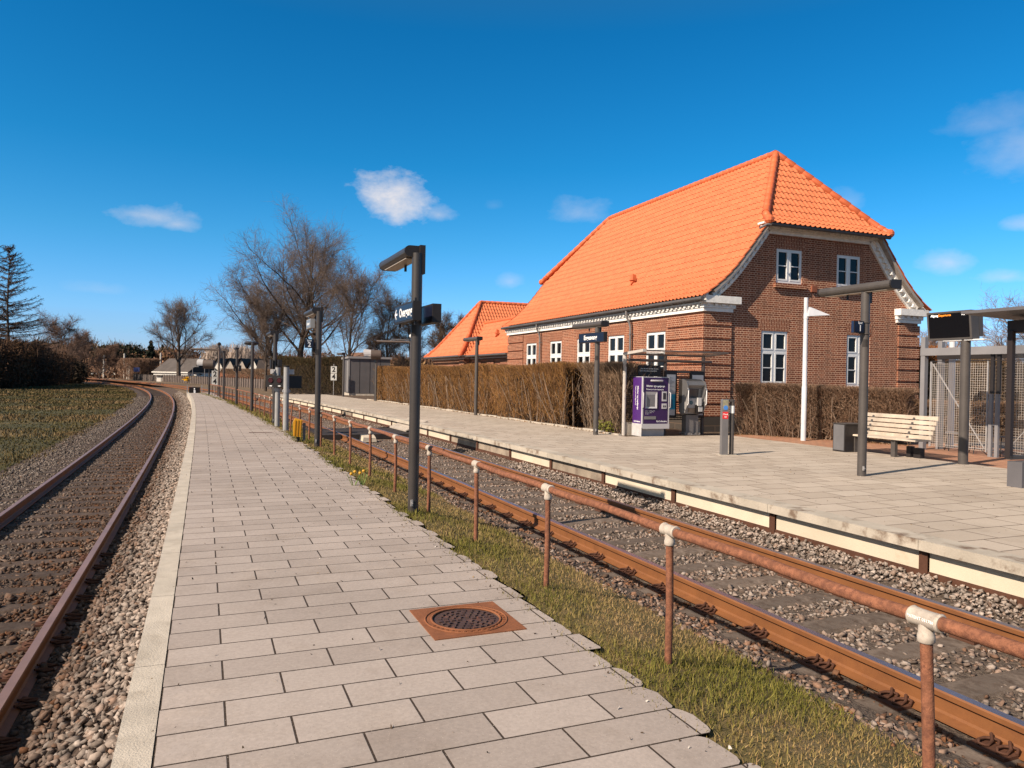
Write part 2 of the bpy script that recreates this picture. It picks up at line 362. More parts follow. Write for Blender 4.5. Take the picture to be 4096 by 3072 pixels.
# --- island platform: slab rows, slightly ragged on the grass side
W0=1.752; Z2=.193; SW,SD=.535,.2573
def edge_off(s): return float(np.interp(s,[0,30,41,50],[-2.70,-2.66,-2.57,-2.33]))
def island():
    mb=MB(); rows=int(54.6/SD)
    for i in range(-8,rows):
        a,b=i*SD,(i+1)*SD; s=(a+b)/2
        x0,y0,_=P2(s,W0); h=head(A2,s); n=(math.cos(h),math.sin(h)); best=None
        for k in range(60,260):
            w=k*.025; px,py=x0+n[0]*w,y0+n[1]*w
            d=np.hypot(A1[1]-px,A1[2]-py); j=int(d.argmin()); t=A1[3][j]
            o=(px-A1[1][j])*math.cos(t)+(py-A1[2][j])*math.sin(t)
            if o>edge_off(A1[0][j]): best=w; break
        if best is None: continue
        w=best+random.uniform(-.03,.03)+(.03 if i%2 else -.01); c=random.uniform(.015,.04)
        A=lambda ss,ww:(P2(ss,W0+ww)[0],P2(ss,W0+ww)[1],Z2)
        q=[(0,a),(w-c,a),(w-c*.35,a+.02),(w,a+.055),(w+random.uniform(-.01,.008),b-.09),(w-c*.4,b-.035),(w-c*1.1,b-.01),(w-c*1.6,b),(0,b)]
        mb.poly([A(v,u) for u,v in q],0,q)
        mb.poly([A(v,u) for u,v in q[1:8]][::-1]+[tuple(np.array(A(v,u))-[0,0,.06]) for u,v in q[1:8]],0,None) if s<14 else None
    o=mb.build('island_platform',SLAB); tag(o,kind='structure')
    ss=[-4+2*i for i in range(29)]; m2=MB()
    for p,q in zip(ss[:-1],ss[1:]):
        f=lambda t:t-1.2 if t<20 else t-2.6
        m2.poly([P2(p,1.70,Z2-.012),P1(f(p),-2.74,Z2-.03),P1(f(q),-2.74,Z2-.03),P2(q,1.70,Z2-.012)])
    tag(m2.build('joint_soil',SOIL),kind='structure')
island()
# grass strip between island platform and track
GP=([-2.95,-2.68,-2.4,-2.1,-1.75,-1.42,-1.25],[.150,.168,.135,.055,-.045,-.135,-.20])
sheet('grass_verge',A1,[-6+i for i in range(0,66)],list(zip(*GP)),VERGE)
# kerb of the island platform
kerb=thing('platform_kerb','pale concrete kerb along the ballast edge of the narrow slab platform','kerb',(0,0,0))
sk=-3.0
while sk<54.5:
    mb=MB(); a,b=sk+.004,min(sk+1.266,54.65); k=4
    for i in range(k):
        p,q=a+(b-a)*i/k,a+(b-a)*(i+1)/k
        o0,o1=1.607,1.747
        mb.hexa([P2(p,o0,-.55),P2(p,o1,-.55),P2(q,o1,-.55),P2(q,o0,-.55),P2(p,o0,Z2+.004),P2(p,o1,Z2+.004),P2(q,o1,Z2+.004),P2(q,o0,Z2+.004)])
    mb.build('kerb_block',CONC,kerb); sk+=1.27
# end wall strip of island platform
# --- station platform
sheet('station_platform',A1,[-8+.5*i for i in range(49)],[(1.80,.235),(8.72,.215)],SLAB1)
sheet('station_platform',A1,[16+.5*i for i in range(75)],[(1.80,.235),(5.44,.225)],SLAB1)
sheet('brick_path',A1,[-8+.5*i for i in range(49)],[(8.70,.209),(13.2,.195)],CLINK)
sheet('car_park',A1,[-8+1*i for i in range(22)],[(13.2,.19),(24,.15)],ASPH)
wall=thing('platform_wall','cream concrete edge wall of the station platform with rusty posts and coping','platform wall',(0,0,0))
def seg(mb,s0,s1,o0,o1,z0,z1,k=3,m=0):
    for i in range(k):
        p,q=s0+(s1-s0)*i/k,s0+(s1-s0)*(i+1)/k
        mb.hexa([P1(p,o0,z0),P1(p,o1,z0),P1(q,o1,z0),P1(q,o0,z0),P1(p,o0,z1),P1(p,o1,z1),P1(q,o1,z1),P1(q,o0,z1)],m)
PW=2.02; s0=-7.55
i=0
while s0<52.:
    s1=min(s0+PW,52.4)
    mb=MB(); seg(mb,s0+.05,s1-.05,1.615,1.70,-.06,.135); mb.build('wall_panel',PANELD if i in (9,11,12,19) else PANEL,wall)
    mb=MB(); seg(mb,s0+.003,s1-.003,1.52,1.81,.142,.24); mb.build('coping',COPING,wall)
    mb=MB(); seg(mb,s0-.045,s0+.045,1.59,1.60,-.16,.13,1); seg(mb,s0-.006,s0+.006,1.60,1.69,-.16,.135,1); seg(mb,s0-.045,s0+.045,1.69,1.70,-.16,.135,1); mb.build('wall_post',RUSTD,wall)
    s0=s1; i+=1
mb=MB(); seg(mb,-7.5,52.4,1.605,1.72,-.30,-.062,60); mb.build('sole_plate',RUSTD,wall)
mb=MB(); seg(mb,-7.5,52.4,1.72,1.82,-.3,.14,60); mb.build('backing_fill',SOIL,wall)
# kerb stones and litter along the hedge
mb=MB(); ss_=16.4
while ss_<43:
    L_=random.uniform(.7,1.1); seg(mb,ss_,ss_+L_-.03,5.46+random.uniform(-.02,.02),5.56,.2,.275+random.uniform(-.02,.015),1); ss_+=L_
tag(mb.build('stone_edging',CONC),'low broken concrete edging between station platform and long hedge','edging')
# ================================================================== tracks
RP=[(-.07,0),(.07,0),(.07,.012),(.022,.028),(.009,.04),(.009,.112),(.034,.122),(.036,.150),(.030,.160),(-.030,.160),(-.036,.150),(-.034,.122),(-.009,.112),(-.009,.04),(-.022,.028),(-.07,.012)]
def rail(A,ss,off,zb,parent,top):
    mb=MB(); n=len(RP); R=[]
    for s in ss:
        R.append([P_(A,s,off+x,zb+z) for x,z in RP])
    b=0
    for r in R: mb.v+=r
    for i in range(len(R)-1):
        for j in range(n):
            k=(j+1)%n
            mb.f.append([i*n+j,i*n+k,(i+1)*n+k,(i+1)*n+j]); mb.m.append(1 if j in (8,) else 0); mb.uv.append(None); mb.sm.append(False)
    return mb.build('rail',[RUST,top],parent)
def P_(A,s,off,z): x,y=T(A,s,off); return (float(x),float(y),z)
def sleeper_mesh(l,w,h):
    mb=MB(); rng=random.Random(3); n=9
    pr=[(-w/2,-h),(-w/2,-.02),(-w/2+.02,0),(w/2-.02,0),(w/2,-.02),(w/2,-h)]
    rows=[]
    for i in range(n):
        x=-l/2+l*i/(n-1); rows.append([(x+ (rng.uniform(-.01,.01) if i in(0,n-1) else 0),y+rng.uniform(-.006,.006),z+(rng.uniform(-.008,.004) if z>-.05 else 0)) for y,z in pr])
    for i in range(n-1):
        for j in range(len(pr)-1): mb.poly([rows[i][j],rows[i+1][j],rows[i+1][j+1],rows[i][j+1]])
    mb.poly(rows[0]); mb.poly(rows[-1][::-1])
    return mb
def clip_mesh():
    mb=MB()
    for sy in (-.05,.05):
        pts=[(.0,sy-.05,.02),(.03,sy-.04,.035),(.035,sy,.03),(.0,sy+.025,.028),(-.05,sy+.02,.03),(-.075,sy,.022),(-.05,sy-.03,.02),(-.0,sy-.02,.03),(.05,sy+.02,.045)]
        mb.tube(pts,.0095,5)
    mb.box(-.10,.06,-.10,.10,-.005,.014)
    return mb
def track(label,A,zt,s0,s1,smat,top,pitch,clip_s,ss):
    t=thing('railway_track',label,'railway track',(0,0,0))
    for o in (-.7535,.7535): rail(A,ss,o,zt-.16,t,top)
    proto=None; clipme=None; cnt=0; s=s0; rest=MB()
    while s<s1:
        x,y=T(A,s,0); h=head(A,s); jit=random.uniform(-.02,.02)
        if cnt<98:
            if proto is None:
                proto=sleeper_mesh(2.5,.25,.14).build('sleeper',smat,t); o=proto
            else:
                o=proto.copy(); COL.objects.link(o); o.parent=t
            o.location=(float(x),float(y),zt-.163+random.uniform(-.006,.004)); o.rotation_euler=(0,0,h+jit)
            if s<clip_s:
                for cx,rz in ((-.7535-.085,0),(-.7535+.085,PI),(.7535-.085,0),(.7535+.085,PI)):
                    if clipme is None: c=clip_mesh().build('rail_clip',RUSTD,o); clipme=c.data
                    else:
                        c=bpy.data.objects.new('rail_clip',clipme); COL.objects.link(c); c.parent=o
                    c.location=(cx,0,.004); c.rotation_euler=(0,0,rz)
        else:
            c,s_=math.cos(h),math.sin(h); q=[]
            for dx,dy in ((-1.25,-.125),(1.25,-.125),(1.25,.125),(-1.25,.125)): q.append((float(x)+dx*c-dy*s_,float(y)+dx*s_+dy*c))
            rest.hexa([(*p,zt-.3) for p in q]+[(*p,zt-.165) for p in q])
        cnt+=1; s+=pitch
    if rest.v: tag(rest.build('sleeper_row',smat,t),kind='stuff')
    return t
SR1=[-8+.5*i for i in range(0,120)]+[52+1.5*i for i in range(0,100)]
track('right-hand railway track with tall rust-brown rails beside the station platform wall',A1,-.05,-.3,150,SLEEP,STEEL,.62,14,SR1)
track('left-hand railway track curving away between grass field and narrow platform kerb',A2,-.405,1.2,185,SLEEP2,RUSTTOP,.62,7,SR1)
# ------------------------------------------------------------------ loose stones
def rock_templates(k,rng,npts=9):
    out=[]
    for _ in range(k):
        bm=bmesh.new(); p=rng.normal(size=(npts,3)); p=np.sign(p)*np.abs(p)**.55; p/=np.linalg.norm(p,axis=1)[:,None]; p*=rng.uniform(.62,1.25,(npts,1))*np.array([1.,.78,.58])
        for q in p: bm.verts.new(q)
        r=bmesh.ops.convex_hull(bm,input=bm.verts)
        bmesh.ops.delete(bm,geom=[e for e in r['geom_interior'] if isinstance(e,bmesh.types.BMVert)],context='VERTS')
        bmesh.ops.triangulate(bm,faces=bm.faces); bm.verts.index_update()
        out.append((np.array([v.co[:] for v in bm.verts]),np.array([[v.index for v in f.verts] for f in bm.faces]))); bm.free()
    return out
ROCKS=rock_templates(14,RG)
def rotm(n,rng):
    q=rng.normal(size=(n,4)); q/=np.linalg.norm(q,axis=1)[:,None]; w,x,y,z=q.T
    return np.stack([1-2*(y*y+z*z),2*(x*y-z*w),2*(x*z+y*w),2*(x*y+z*w),1-2*(x*x+z*z),2*(y*z-x*w),2*(x*z-y*w),2*(y*z+x*w),1-2*(x*x+y*y)],1).reshape(n,3,3)
def stones(name,P,size,cols):
    n=len(P); which=RG.integers(0,len(ROCKS),n); Vs=[];Fs=[];Cs=[];base=0
    for k,(v,f) in enumerate(ROCKS):
        i=np.where(which==k)[0]
        if not len(i): continue
        R=rotm(len(i),RG); vv=np.einsum('nij,kj->nki',R,v)*size[i][:,None,None]; vv[:,:,2]*=.8; vv+=P[i][:,None,:]
        Vs.append(vv.reshape(-1,3)); Fs.append((f[None]+(base+np.arange(len(i))*len(v))[:,None,None]).reshape(-1,3)); Cs.append(np.repeat(cols[i],len(v),0)); base+=len(i)*len(v)
    return tag(npmesh(name,np.concatenate(Vs),Fs and [np.concatenate(Fs)],STONE,np.concatenate(Cs)),kind='stuff')
def scatter(A,s0,s1,o0,o1,dens,zf,size,skip=None,fade=None):
    n=int((s1-s0)*(o1-o0)*dens); s=RG.uniform(s0,s1,n); o=RG.uniform(o0,o1,n)
    if fade is not None:
        k=RG.uniform(0,1,n)<np.clip((fade[1]-s)/(fade[1]-fade[0]),.0,1); s,o=s[k],o[k]
    if skip is not None:
        k=~skip(s,o); s,o=s[k],o[k]
    x,y=T(A,s,o); sz=RG.uniform(size[0],size[1],len(s))*RG.uniform(.6,1.25,len(s))
    return np.stack([x,y,zf(s,o)+RG.uniform(-.25,.35,len(s))*sz],1),sz,s,o
def stone_cols(n,rust,dark=1.):
    a=RG.uniform(0,1,(n,1)); g=RG.uniform(.45,1.3,(n,1))
    grey=np.array([.295,.235,.195])*(1-a*.35)+np.array([.46,.40,.35])*a*.35; r_=np.array([.195,.088,.042])
    rust=np.clip(rust[:,None]+RG.normal(0,.22,(n,1)),0,1)
    return (grey*(1-rust)+r_*rust)*g*dark
def z1(s,o): return np.interp(o,[-1.62,-1.40,-1.0,-.5,0,.5,1.0,1.3,1.66],[-.11,-.15,-.225,-.235,-.23,-.235,-.215,-.15,-.125])
def z2(s,o): return np.interp(o,[-2.6,-1.9,-1.0,-.4,.4,.95,1.25,1.62],[-.66,-.615,-.585,-.585,-.585,-.55,-.37,-.12])
def sk1(s,o):
    ph=np.abs(((s+.3)/.62+.5)%1-.5)*.62
    rl=(np.abs(np.abs(o)-.7535)<.085)
    return rl|((ph<.115)&(np.abs(o)<1.25)&(RG.uniform(0,1,len(s))<.84))|((s>21.2)&(s<24.2)&(np.abs(o)<1.4))
def sk2(s,o):
    ph=np.abs(((s-1.2)/.62+.5)%1-.5)*.62
    rl=(np.abs(np.abs(o)-.7535)<.085)
    return rl|((ph<.115)&(np.abs(o)<1.25)&(RG.uniform(0,1,len(s))<.78))
def do_stones():
    P=[];Z=[];C=[]
    for a,b,dn,sz in ((-.6,6,620,(.020,.042)),(6,14,520,(.020,.042)),(14,30,300,(.022,.046)),(30,60,110,(.03,.06))):
        p,z,s,o=scatter(A1,a,b,-1.5,1.60,dn,z1,sz,sk1); P.append(p);Z.append(z)
        rust=np.clip(1.0-np.abs(np.abs(o)-.78)*1.9,.28,1)*.8+np.where(o<-.8,.3,0); C.append(stone_cols(len(p),rust,.88))
        if a<14:
            p,z,s,o=scatter(A1,a,b,.85,1.60,dn*.9,lambda s,o:z1(s,o)+.03,sz,sk1); P.append(p);Z.append(z); C.append(stone_cols(len(p),np.clip(.4-(o-.85),0,1)*.8,1.08))
    stones('ballast_stones',np.concatenate(P),np.concatenate(Z),np.concatenate(C))
    P=[];Z=[];C=[]
    for a,b,dn,sz in ((.6,8,640,(.024,.050)),(8,18,430,(.024,.050)),(18,36,200,(.026,.055)),(36,70,80,(.035,.07))):
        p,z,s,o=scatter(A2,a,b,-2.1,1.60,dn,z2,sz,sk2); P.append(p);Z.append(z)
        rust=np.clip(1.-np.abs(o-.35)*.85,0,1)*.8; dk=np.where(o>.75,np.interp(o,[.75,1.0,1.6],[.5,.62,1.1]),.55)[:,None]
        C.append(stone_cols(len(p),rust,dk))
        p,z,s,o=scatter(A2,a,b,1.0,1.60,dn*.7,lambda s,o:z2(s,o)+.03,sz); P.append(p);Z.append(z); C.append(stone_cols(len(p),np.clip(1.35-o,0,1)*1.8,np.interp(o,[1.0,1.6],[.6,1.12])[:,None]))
    stones('ballast_stones',np.concatenate(P),np.concatenate(Z),np.concatenate(C))
do_stones()
# ------------------------------------------------------------------ grass
def blades(name,P,h,w,cols,lean=.5):
    n=len(P); a=RG.uniform(0,2*PI,n); b=RG.uniform(0,2*PI,n); ln=RG.uniform(.15,1.,n)*lean*h
    d=np.stack([np.cos(a),np.sin(a),np.zeros(n)],1)*(w/2)[:,None]; l=np.stack([np.cos(b)*ln,np.sin(b)*ln,np.sqrt(np.maximum(h*h-ln*ln,.2*h*h))],1)
    v=np.stack([P-d,P+d,P+l*.55+np.array([0,0,.06])*h[:,None]+d*.7,P+l*.55+np.array([0,0,.06])*h[:,None]-d*.7,P+l],1)
    b5=(np.arange(n)*5)[:,None]
    q=np.concatenate([b5,b5+1,b5+2,b5+3],1); t=np.concatenate([b5+3,b5+2,b5+4],1)
    c=np.repeat(cols,5,0)
    return tag(npmesh(name,v.reshape(-1,3),[q,t],BLADE,c),kind='stuff')
def lowf(x,y,k,seed):
    r=np.random.default_rng(seed); v=np.zeros_like(x)
    for i in range(7):
        a=r.uniform(0,2*PI); f=k*r.uniform(.6,2.2); v+=np.sin((x*np.cos(a)+y*np.sin(a))*f+r.uniform(0,6.3))
    return v/3.
def do_grass():
    Ps=[];H=[];W=[];C=[]
    for a,b,dn,hh,ww in ((-.5,5,5600,(.016,.046),(.0035,.006)),(5,11,3000,(.02,.055),(.0045,.008)),(11,24,950,(.03,.07),(.008,.014)),(24,60,260,(.045,.10),(.014,.026))):
        n=int((b-a)*1.25*dn); s=RG.uniform(a,b,n); o=-2.80+1.52*RG.uniform(0,1,n); x,y=T(A1,s,o)
        m=lowf(x,y,2.2,5); keep=RG.uniform(0,1,n)<np.clip(np.interp(o,[-2.8,-2.70,-2.60,-1.6,-1.40,-1.3],[.18,.65,1,1,.6,.1])*(.85+.3*m),.08,1)
        s,o,x,y,m=[q[keep] for q in (s,o,x,y,m)]; n=len(s)
        z=np.interp(o,*GP); z=np.where(o<-2.72,Z2-.02,z)
        Ps.append(np.stack([x,y,z-.004],1)); h=RG.uniform(*hh,n)*(1+.35*np.clip(m,-1,1)+np.where(o<-2.4,.25,0)); H.append(h); W.append(RG.uniform(*ww,n))
        u=RG.uniform(0,1,(n,1)); g1=np.array([.115,.120,.018]); g2=np.array([.205,.175,.036]); tan=np.array([.42,.285,.13]); dry=np.array([.27,.165,.075]); 
        tn=np.clip(.44-.50*m+np.interp(o,[-2.7,-2.2,-1.5],[-.22,-.05,.22])+RG.normal(0,.25,n),0,1)[:,None]
        C.append(((g1*(1-u)+g2*u)*(1-tn)+(tan*u+dry*(1-u))*tn)*RG.uniform(.65,1.2,(n,1)))
    blades('grass',np.concatenate(Ps),np.concatenate(H),np.concatenate(W),np.concatenate(C),.85)
    # field on the left
    n=120000; s=10+RG.uniform(0,1,n)**1.7*120; o=-1.85-RG.uniform(0,1,n)**1.35*np.interp(s,[10,40,130],[14,26,34]); x,y=T(A2,s,o)
    m=lowf(x,y,.35,9)+.5*lowf(x,y,1.1,4); u=RG.uniform(0,1,(n,1))
    edge=RG.uniform(0,1,n)<np.interp(o,[-2.4,-1.85],[1,.35]); s,o,x,y,m,u=[q[edge] for q in (s,o,x,y,m,u)]; n=len(s)
    g1=np.array([.052,.047,.010]); g2=np.array([.095,.074,.019]); tan=np.array([.235,.150,.068])
    tn=np.clip(.20+.55*m+RG.normal(0,.14,n),0,1)[:,None]
    c=((g1*(1-u)+g2*u)*(1-tn)+tan*tn)*RG.uniform(.7,1.2,(n,1))
    d=np.hypot(x,y)
    blades('field_grass',np.stack([x,y,np.full(n,-.645)],1),RG.uniform(.03,.085,n)*(1+.5*m.clip(-1,1))*np.interp(d,[10,80],[1,1.7]),RG.uniform(.012,.026,n)*np.interp(d,[10,80],[.7,4.5]),c,.7)
do_grass()

# crumbs of soil, leaf bits and grit lying about on both platforms
def litter():
    n=1500; s=RG.uniform(0,30,n); w=RG.uniform(0,1,n); o=np.where(w<.6,-2.70-RG.exponential(.16,n),-2.75-RG.uniform(0,3.,n)); x,y=T(A1,s,o)
    p1=np.stack([x,y,np.full(n,Z2+.002)],1)
    m=1100; s=RG.uniform(-1,20,m); o=RG.uniform(1.85,8.5,m); k=(s<16)|(o<5.4); s,o=s[k],o[k]; x,y=T(A1,s,o); p2=np.stack([x,y,np.interp(o,[1.8,8.72],[.235,.215])+.003],1)
    P=np.concatenate([p1,p2]); N=len(P); c=np.array([[.10,.065,.04],[.06,.04,.028],[.30,.20,.10],[.55,.50,.44]])[RG.choice(4,N,p=[.42,.34,.17,.07])]
    blades('platform_litter',P,RG.uniform(.006,.02,N),RG.uniform(.006,.016,N),c*RG.uniform(.7,1.2,(N,1)),1.6)
litter()

# ================================================================== station building
AZ=.379
PROF=[(-.25,4.255),(-.14,4.32),(.0,4.42),(.28,4.62),(.62,4.90),(1.0,5.28),(1.53,5.92),(2.12,6.68),(4.49,9.77)]
def interp_prof(prof,z): return float(np.interp(z,[p[1] for p in prof],[p[0] for p in prof]))
def tile_patch(mb,o,a,b,prof,lo,hi,tw=.20,course=.335,amp=.042,m=0):
    """pantiles: o base point at (along=0,inward=0), a along, b inward (2D unit), prof [(d,z)], lo/hi(z) limits along"""
    P=np.array(prof); L=np.concatenate([[0],np.cumsum(np.hypot(*np.diff(P,axis=0).T))]); n=max(2,int(round(L[-1]/course)))
    at=lambda t:(float(np.interp(t,L,P[:,0])),float(np.interp(t,L,P[:,1])))
    xs0=min(lo(prof[0][1]),lo(prof[-1][1])); xs1=max(hi(prof[0][1]),hi(prof[-1][1]))
    sub=8; X=np.arange(math.floor(xs0/tw)*sub,math.ceil(xs1/tw)*sub+1)*(tw/sub)
    ph=(X/tw)%1; wave=np.interp(ph,[0,.125,.25,.375,.5,.625,.75,.875,1.],[0,.25,.7,1.,.95,.05,-.12,-.12,0])*amp
    V=[];Fq=[];rows=[]
    for i in range(n):
        for k,(t,st) in enumerate(((L[-1]*i/n-.025,.026),(L[-1]*(i+.5)/n,.012),(L[-1]*(i+1)/n,.002))):
            d,z=at(max(0,t)); d0,z0=at(max(0,t-.05)); d1,z1_=at(min(L[-1],t+.05)); tx,tz=d1-d0,z1_-z0; l=math.hypot(tx,tz); nx,nz=-tz/l,tx/l
            a0,a1=lo(z),hi(z)
            xx=np.clip(X,a0,max(a0,a1)); h=wave+st
            dd=d+nx*h; zz=z+nz*h
            rows.append(np.stack([o[0]+a[0]*xx+b[0]*dd,o[1]+a[1]*xx+b[1]*dd,zz],1))
    base=len(mb.v); w=len(X)
    for r in rows: mb.v+= [tuple(p) for p in r]
    for i in range(len(rows)-1):
        r0,r1=rows[i],rows[i+1]
        for j in range(w-1):
            if abs(r0[j]-r0[j+1]).sum()<1e-6 and abs(r1[j]-r1[j+1]).sum()<1e-6: continue
            q=base+i*w+j; mb.f.append([q,q+1,q+1+w,q+w]); mb.m.append(m); mb.uv.append(None); mb.sm.append(False)
def ridge_run(mb,p,q,r=.115,step=.36,m=0,sag=0.):
    p=Vector(p);q=Vector(q);L=(q-p).length;n=max(2,int(L/step)); pts=[];rr=[]
    for i in range(n):
        for t,k in ((i/n,1.12),((i+.9)/n,.98),((i+.96)/n,.97)):
            pts.append(p+(q-p)*t); rr.append(r*k)
    pts.append(q); rr.append(r)
    mb.tube(pts,rr,10,m)
def bands(mb,prof_l,prof_r,zs,holes,P,m=0):
    """wall filled between x=prof_l(z) and prof_r(z), minus rectangular holes; P(x,z)->point"""
    for z0,z1_ in zip(zs[:-1],zs[1:]):
        hs=sorted([h for h in holes if h[2]<z1_-1e-6 and h[3]>z0+1e-6])
        xl0,xl1,xr0,xr1=prof_l(z0),prof_l(z1_),prof_r(z0),prof_r(z1_)
        cur=(xl0,xl1)
        for h in hs:
            q=[(cur[0],z0),(h[0],z0),(h[0],z1_),(cur[1],z1_)]; mb.poly([P(*c) for c in q],m,q); cur=(h[1],h[1])
        q=[(cur[0],z0),(xr0,z0),(xr1,z1_),(cur[1],z1_)]; mb.poly([P(*c) for c in q],m,q)
    for h in holes:   # reveals
        x0,x1,z0,z1_=h[:4]; D=.11
        for (p,q) in (((x0,z0),(x0,z1_)),((x0,z1_),(x1,z1_)),((x1,z1_),(x1,z0)),((x1,z0),(x0,z0))):
            mb.poly([P(*p),P(*q),P(q[0],q[1],D),P(p[0],p[1],D)],m,[p,q,(q[0]+D,q[1]),(p[0]+D,p[1])])
def window(parent,P,x0,x1,z0,z1_,trans=None,bars=True,name='window',mat=FRAMEW):
    """frame with casements; P(x,z,depth)->point, depth positive = into the wall"""
    mb=MB(); d0,d1=.03,.10
    def bx(a,b,c,d,e0=d0,e1=d1):
        mb.hexa([P(a,c,e1),P(b,c,e1),P(b,c,e0),P(a,c,e0),P(a,d,e1),P(b,d,e1),P(b,d,e0),P(a,d,e0)])
    w=.055; xm=(x0+x1)/2
    bx(x0,x0+w,z0,z1_); bx(x1-w,x1,z0,z1_); bx(x0+w,x1-w,z0,z0+w+.02); bx(x0+w,x1-w,z1_-w,z1_); bx(xm-.04,xm+.04,z0+w+.02,z1_-w)
    segs=[(z0+w+.02,z1_-w)]
    if trans:
        bx(x0+w,xm-.04,trans-.04,trans+.04); bx(xm+.04,x1-w,trans-.04,trans+.04); segs=[(z0+w+.02,trans-.04),(trans+.04,z1_-w)]
    panes=[]
    for (a,b) in ((x0+w,xm-.04),(xm+.04,x1-w)):
        for i,(c,d) in enumerate(segs):
            k=.045 # casement rail
            bx(a+.003,a+k,c+.003,d-.003,.02,.085); bx(b-k,b-.003,c+.003,d-.003,.02,.085); bx(a+k,b-k,c+.003,c+k+.01,.02,.085); bx(a+k,b-k,d-k,d-.003,.02,.085)
            if bars and (not trans or i==0):
                zc=(c+d)/2; bx(a+k,b-k,zc-.014,zc+.014,.025,.08); panes+=[(a+k,b-k,c+k+.01,zc-.014),(a+k,b-k,zc+.014,d-k)]
            else: panes.append((a+k,b-k,c+k+.01,d-k))
    o=mb.build(name,mat,parent)
    for a,b,c,d in panes:
        pm=MB(); pm.poly([P(a,c,.06),P(b,c,.06),P(b,d,.06),P(a,d,.06)]); pm.build('pane',GLASS,o)
    return o
def arch(parent,P,x0,x1,zt,h=.40,sp=.09):
    mb=MB(); q=[(x0-.02,zt),(x1+.02,zt),(x1+sp,zt+h),(x0-sp,zt+h)]
    mb.poly([P(*c,-.006) for c in q],0,[(z,x) for x,z in q])
    mb.build('brick_arch',ARCH,parent)
def station():
    B=thing('station_house','red brick station house with steep orange tiled half-hipped roof and white windows','station house',(5.82,22.6,0),AZ)
    W,Ln=8.98,16.28
    # walls -------------------------------------------------------------
    fw=[(2.08,3.27),(4.76,5.95),(7.40,8.57),(10.04,11.24),(12.75,13.96)]
    PF=lambda u,z,d=0.:(d,u,z)            # front, outward = -x
    PG=lambda v,z,d=0.:(v,d,z)            # gable, outward = -y
    mb=MB()
    holes=[(a,b,1.6,3.33) for a,b in fw]
    bands(mb,lambda z:0.,lambda z:Ln,[.0,1.6,3.33,4.3],holes,PF)
    PR=[(-9,0)]+PROF
    pl=lambda z: 0. if z<4.42 else interp_prof(PROF,z)+.0
    pr=lambda z: W-pl(z)
    gh=[(2.19,3.25,1.6,3.33),(5.74,6.77,1.6,3.33),(2.72,3.77,4.88,5.97),(5.23,6.27,4.88,5.97)]
    bands(mb,pl,pr,[0,1.6,3.33,4.42,4.62,4.88,5.28,5.92,5.97,6.55],gh,PG)
    bands(mb,pl,pr,[0,4.42,4.9,5.28,5.92,6.6],[],lambda v,z,d=0.:(v,Ln,z))
    bands(mb,lambda z:0.,lambda z:Ln,[0,4.3],[],lambda u,z,d=0.:(W,u,z))
    mb.build('wall',BRICK,B)
    # dark rooms behind the windows
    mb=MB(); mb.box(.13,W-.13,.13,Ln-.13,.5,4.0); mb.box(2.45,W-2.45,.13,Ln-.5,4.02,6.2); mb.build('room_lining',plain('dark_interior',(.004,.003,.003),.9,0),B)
    for a,b in fw: window(B,PF,a,b,1.6,3.33,2.68); arch(B,PF,a,b,3.33)
    for i,h in enumerate(gh):
        window(B,PG,*h[:2],h[2],h[3],2.68 if i<2 else None); arch(B,PG,h[0],h[1],h[3])
        s=MB(); s.box(h[0]-.10,h[1]+.12,-.10,.02,h[2]-.16,h[2]-.02,0,True); s.build('window_sill',ARCH,B)
    # plinth and rusticated corners --------------------------------------
    mb=MB(); mb.box(-.05,W+.05,-.05,.0,0,.60,0,True); mb.box(-.05,.0,.0,Ln+.05,0,.60,0,True); mb.box(W,W+.05,0,Ln+.05,0,.6,0,True); mb.build('plinth',PLINTH,B)
    def quoin(fn):
        mb=MB(); z=.62
        while z<3.8:
            z1_=min(z+.335,3.83); fn(mb,z,z1_); z+=.40
        mb.build('corner_rustication',BRICK,B)
    e=.05
    quoin(lambda mb,a,b:(mb.box(-e,1.0,-e,.0,a,b,0,True),mb.box(-e,.0,.0,1.95,a,b,0,True)))
    quoin(lambda mb,a,b:(mb.box(W-.94,W+e,-e,.0,a,b,0,True),mb.box(W,W+e,.0,1.9,a,b,0,True)))
    quoin(lambda mb,a,b:(mb.box(-e,.0,Ln-1.96,Ln+e,a,b,0,True),mb.box(.0,1.0,Ln,Ln+e,a,b,0,True)))
    # white cornice along the eaves ---------------------------------------
    mb=MB()
    mb.box(-.085,0,-.085,Ln+.085,3.83,3.935); mb.box(-.115,0,-.115,Ln+.115,3.94,3.975); 
    u=.05
    while u<Ln: mb.box(-.165,-.02,u,u+.10,3.98,4.045); u+=.235
    mb.box(-.08,0,-.08,Ln+.08,3.976,4.052); mb.box(-.185,.02,-.12,Ln+.12,4.053,4.11)
    mb.build('cornice',WHITE,B)
    def capital(x0,x1,sgn):
        mb=MB()
        mb.box(x0+.0,x1-.0,-.085,.0,3.832,3.942); mb.box(x0-.03,x1+.05,-.13,.0,3.945,3.995); mb.box(x0-.03,x1+.09,-.10,.0,3.996,4.075)
        k=x0+.08
        while k<x1: mb.box(k,k+.11,-.17,-.10,3.998,4.07); k+=.27
        mb.box(x0-.06,x1+.16,-.27,.0,4.078,4.30); mb.build('corner_capital',OLDWHITE,B)
    capital(-.08,1.02,1)
    capital(W-1.02-.04,W+.06,-1)
    mb=MB(); mb.prism([(-.20,-.2,4.11),(.0,-.2,4.11),(.0,-.2,4.42),(-.22,-.2,4.25)],(0,.19,0)); mb.build('eave_end',OLDWHITE,B)
    mb=MB(); mb.prism([(W+.20,-.2,4.11),(W,-.2,4.11),(W,-.2,4.42),(W+.22,-.2,4.25)],(0,.19,0)); mb.build('eave_end',OLDWHITE,B)
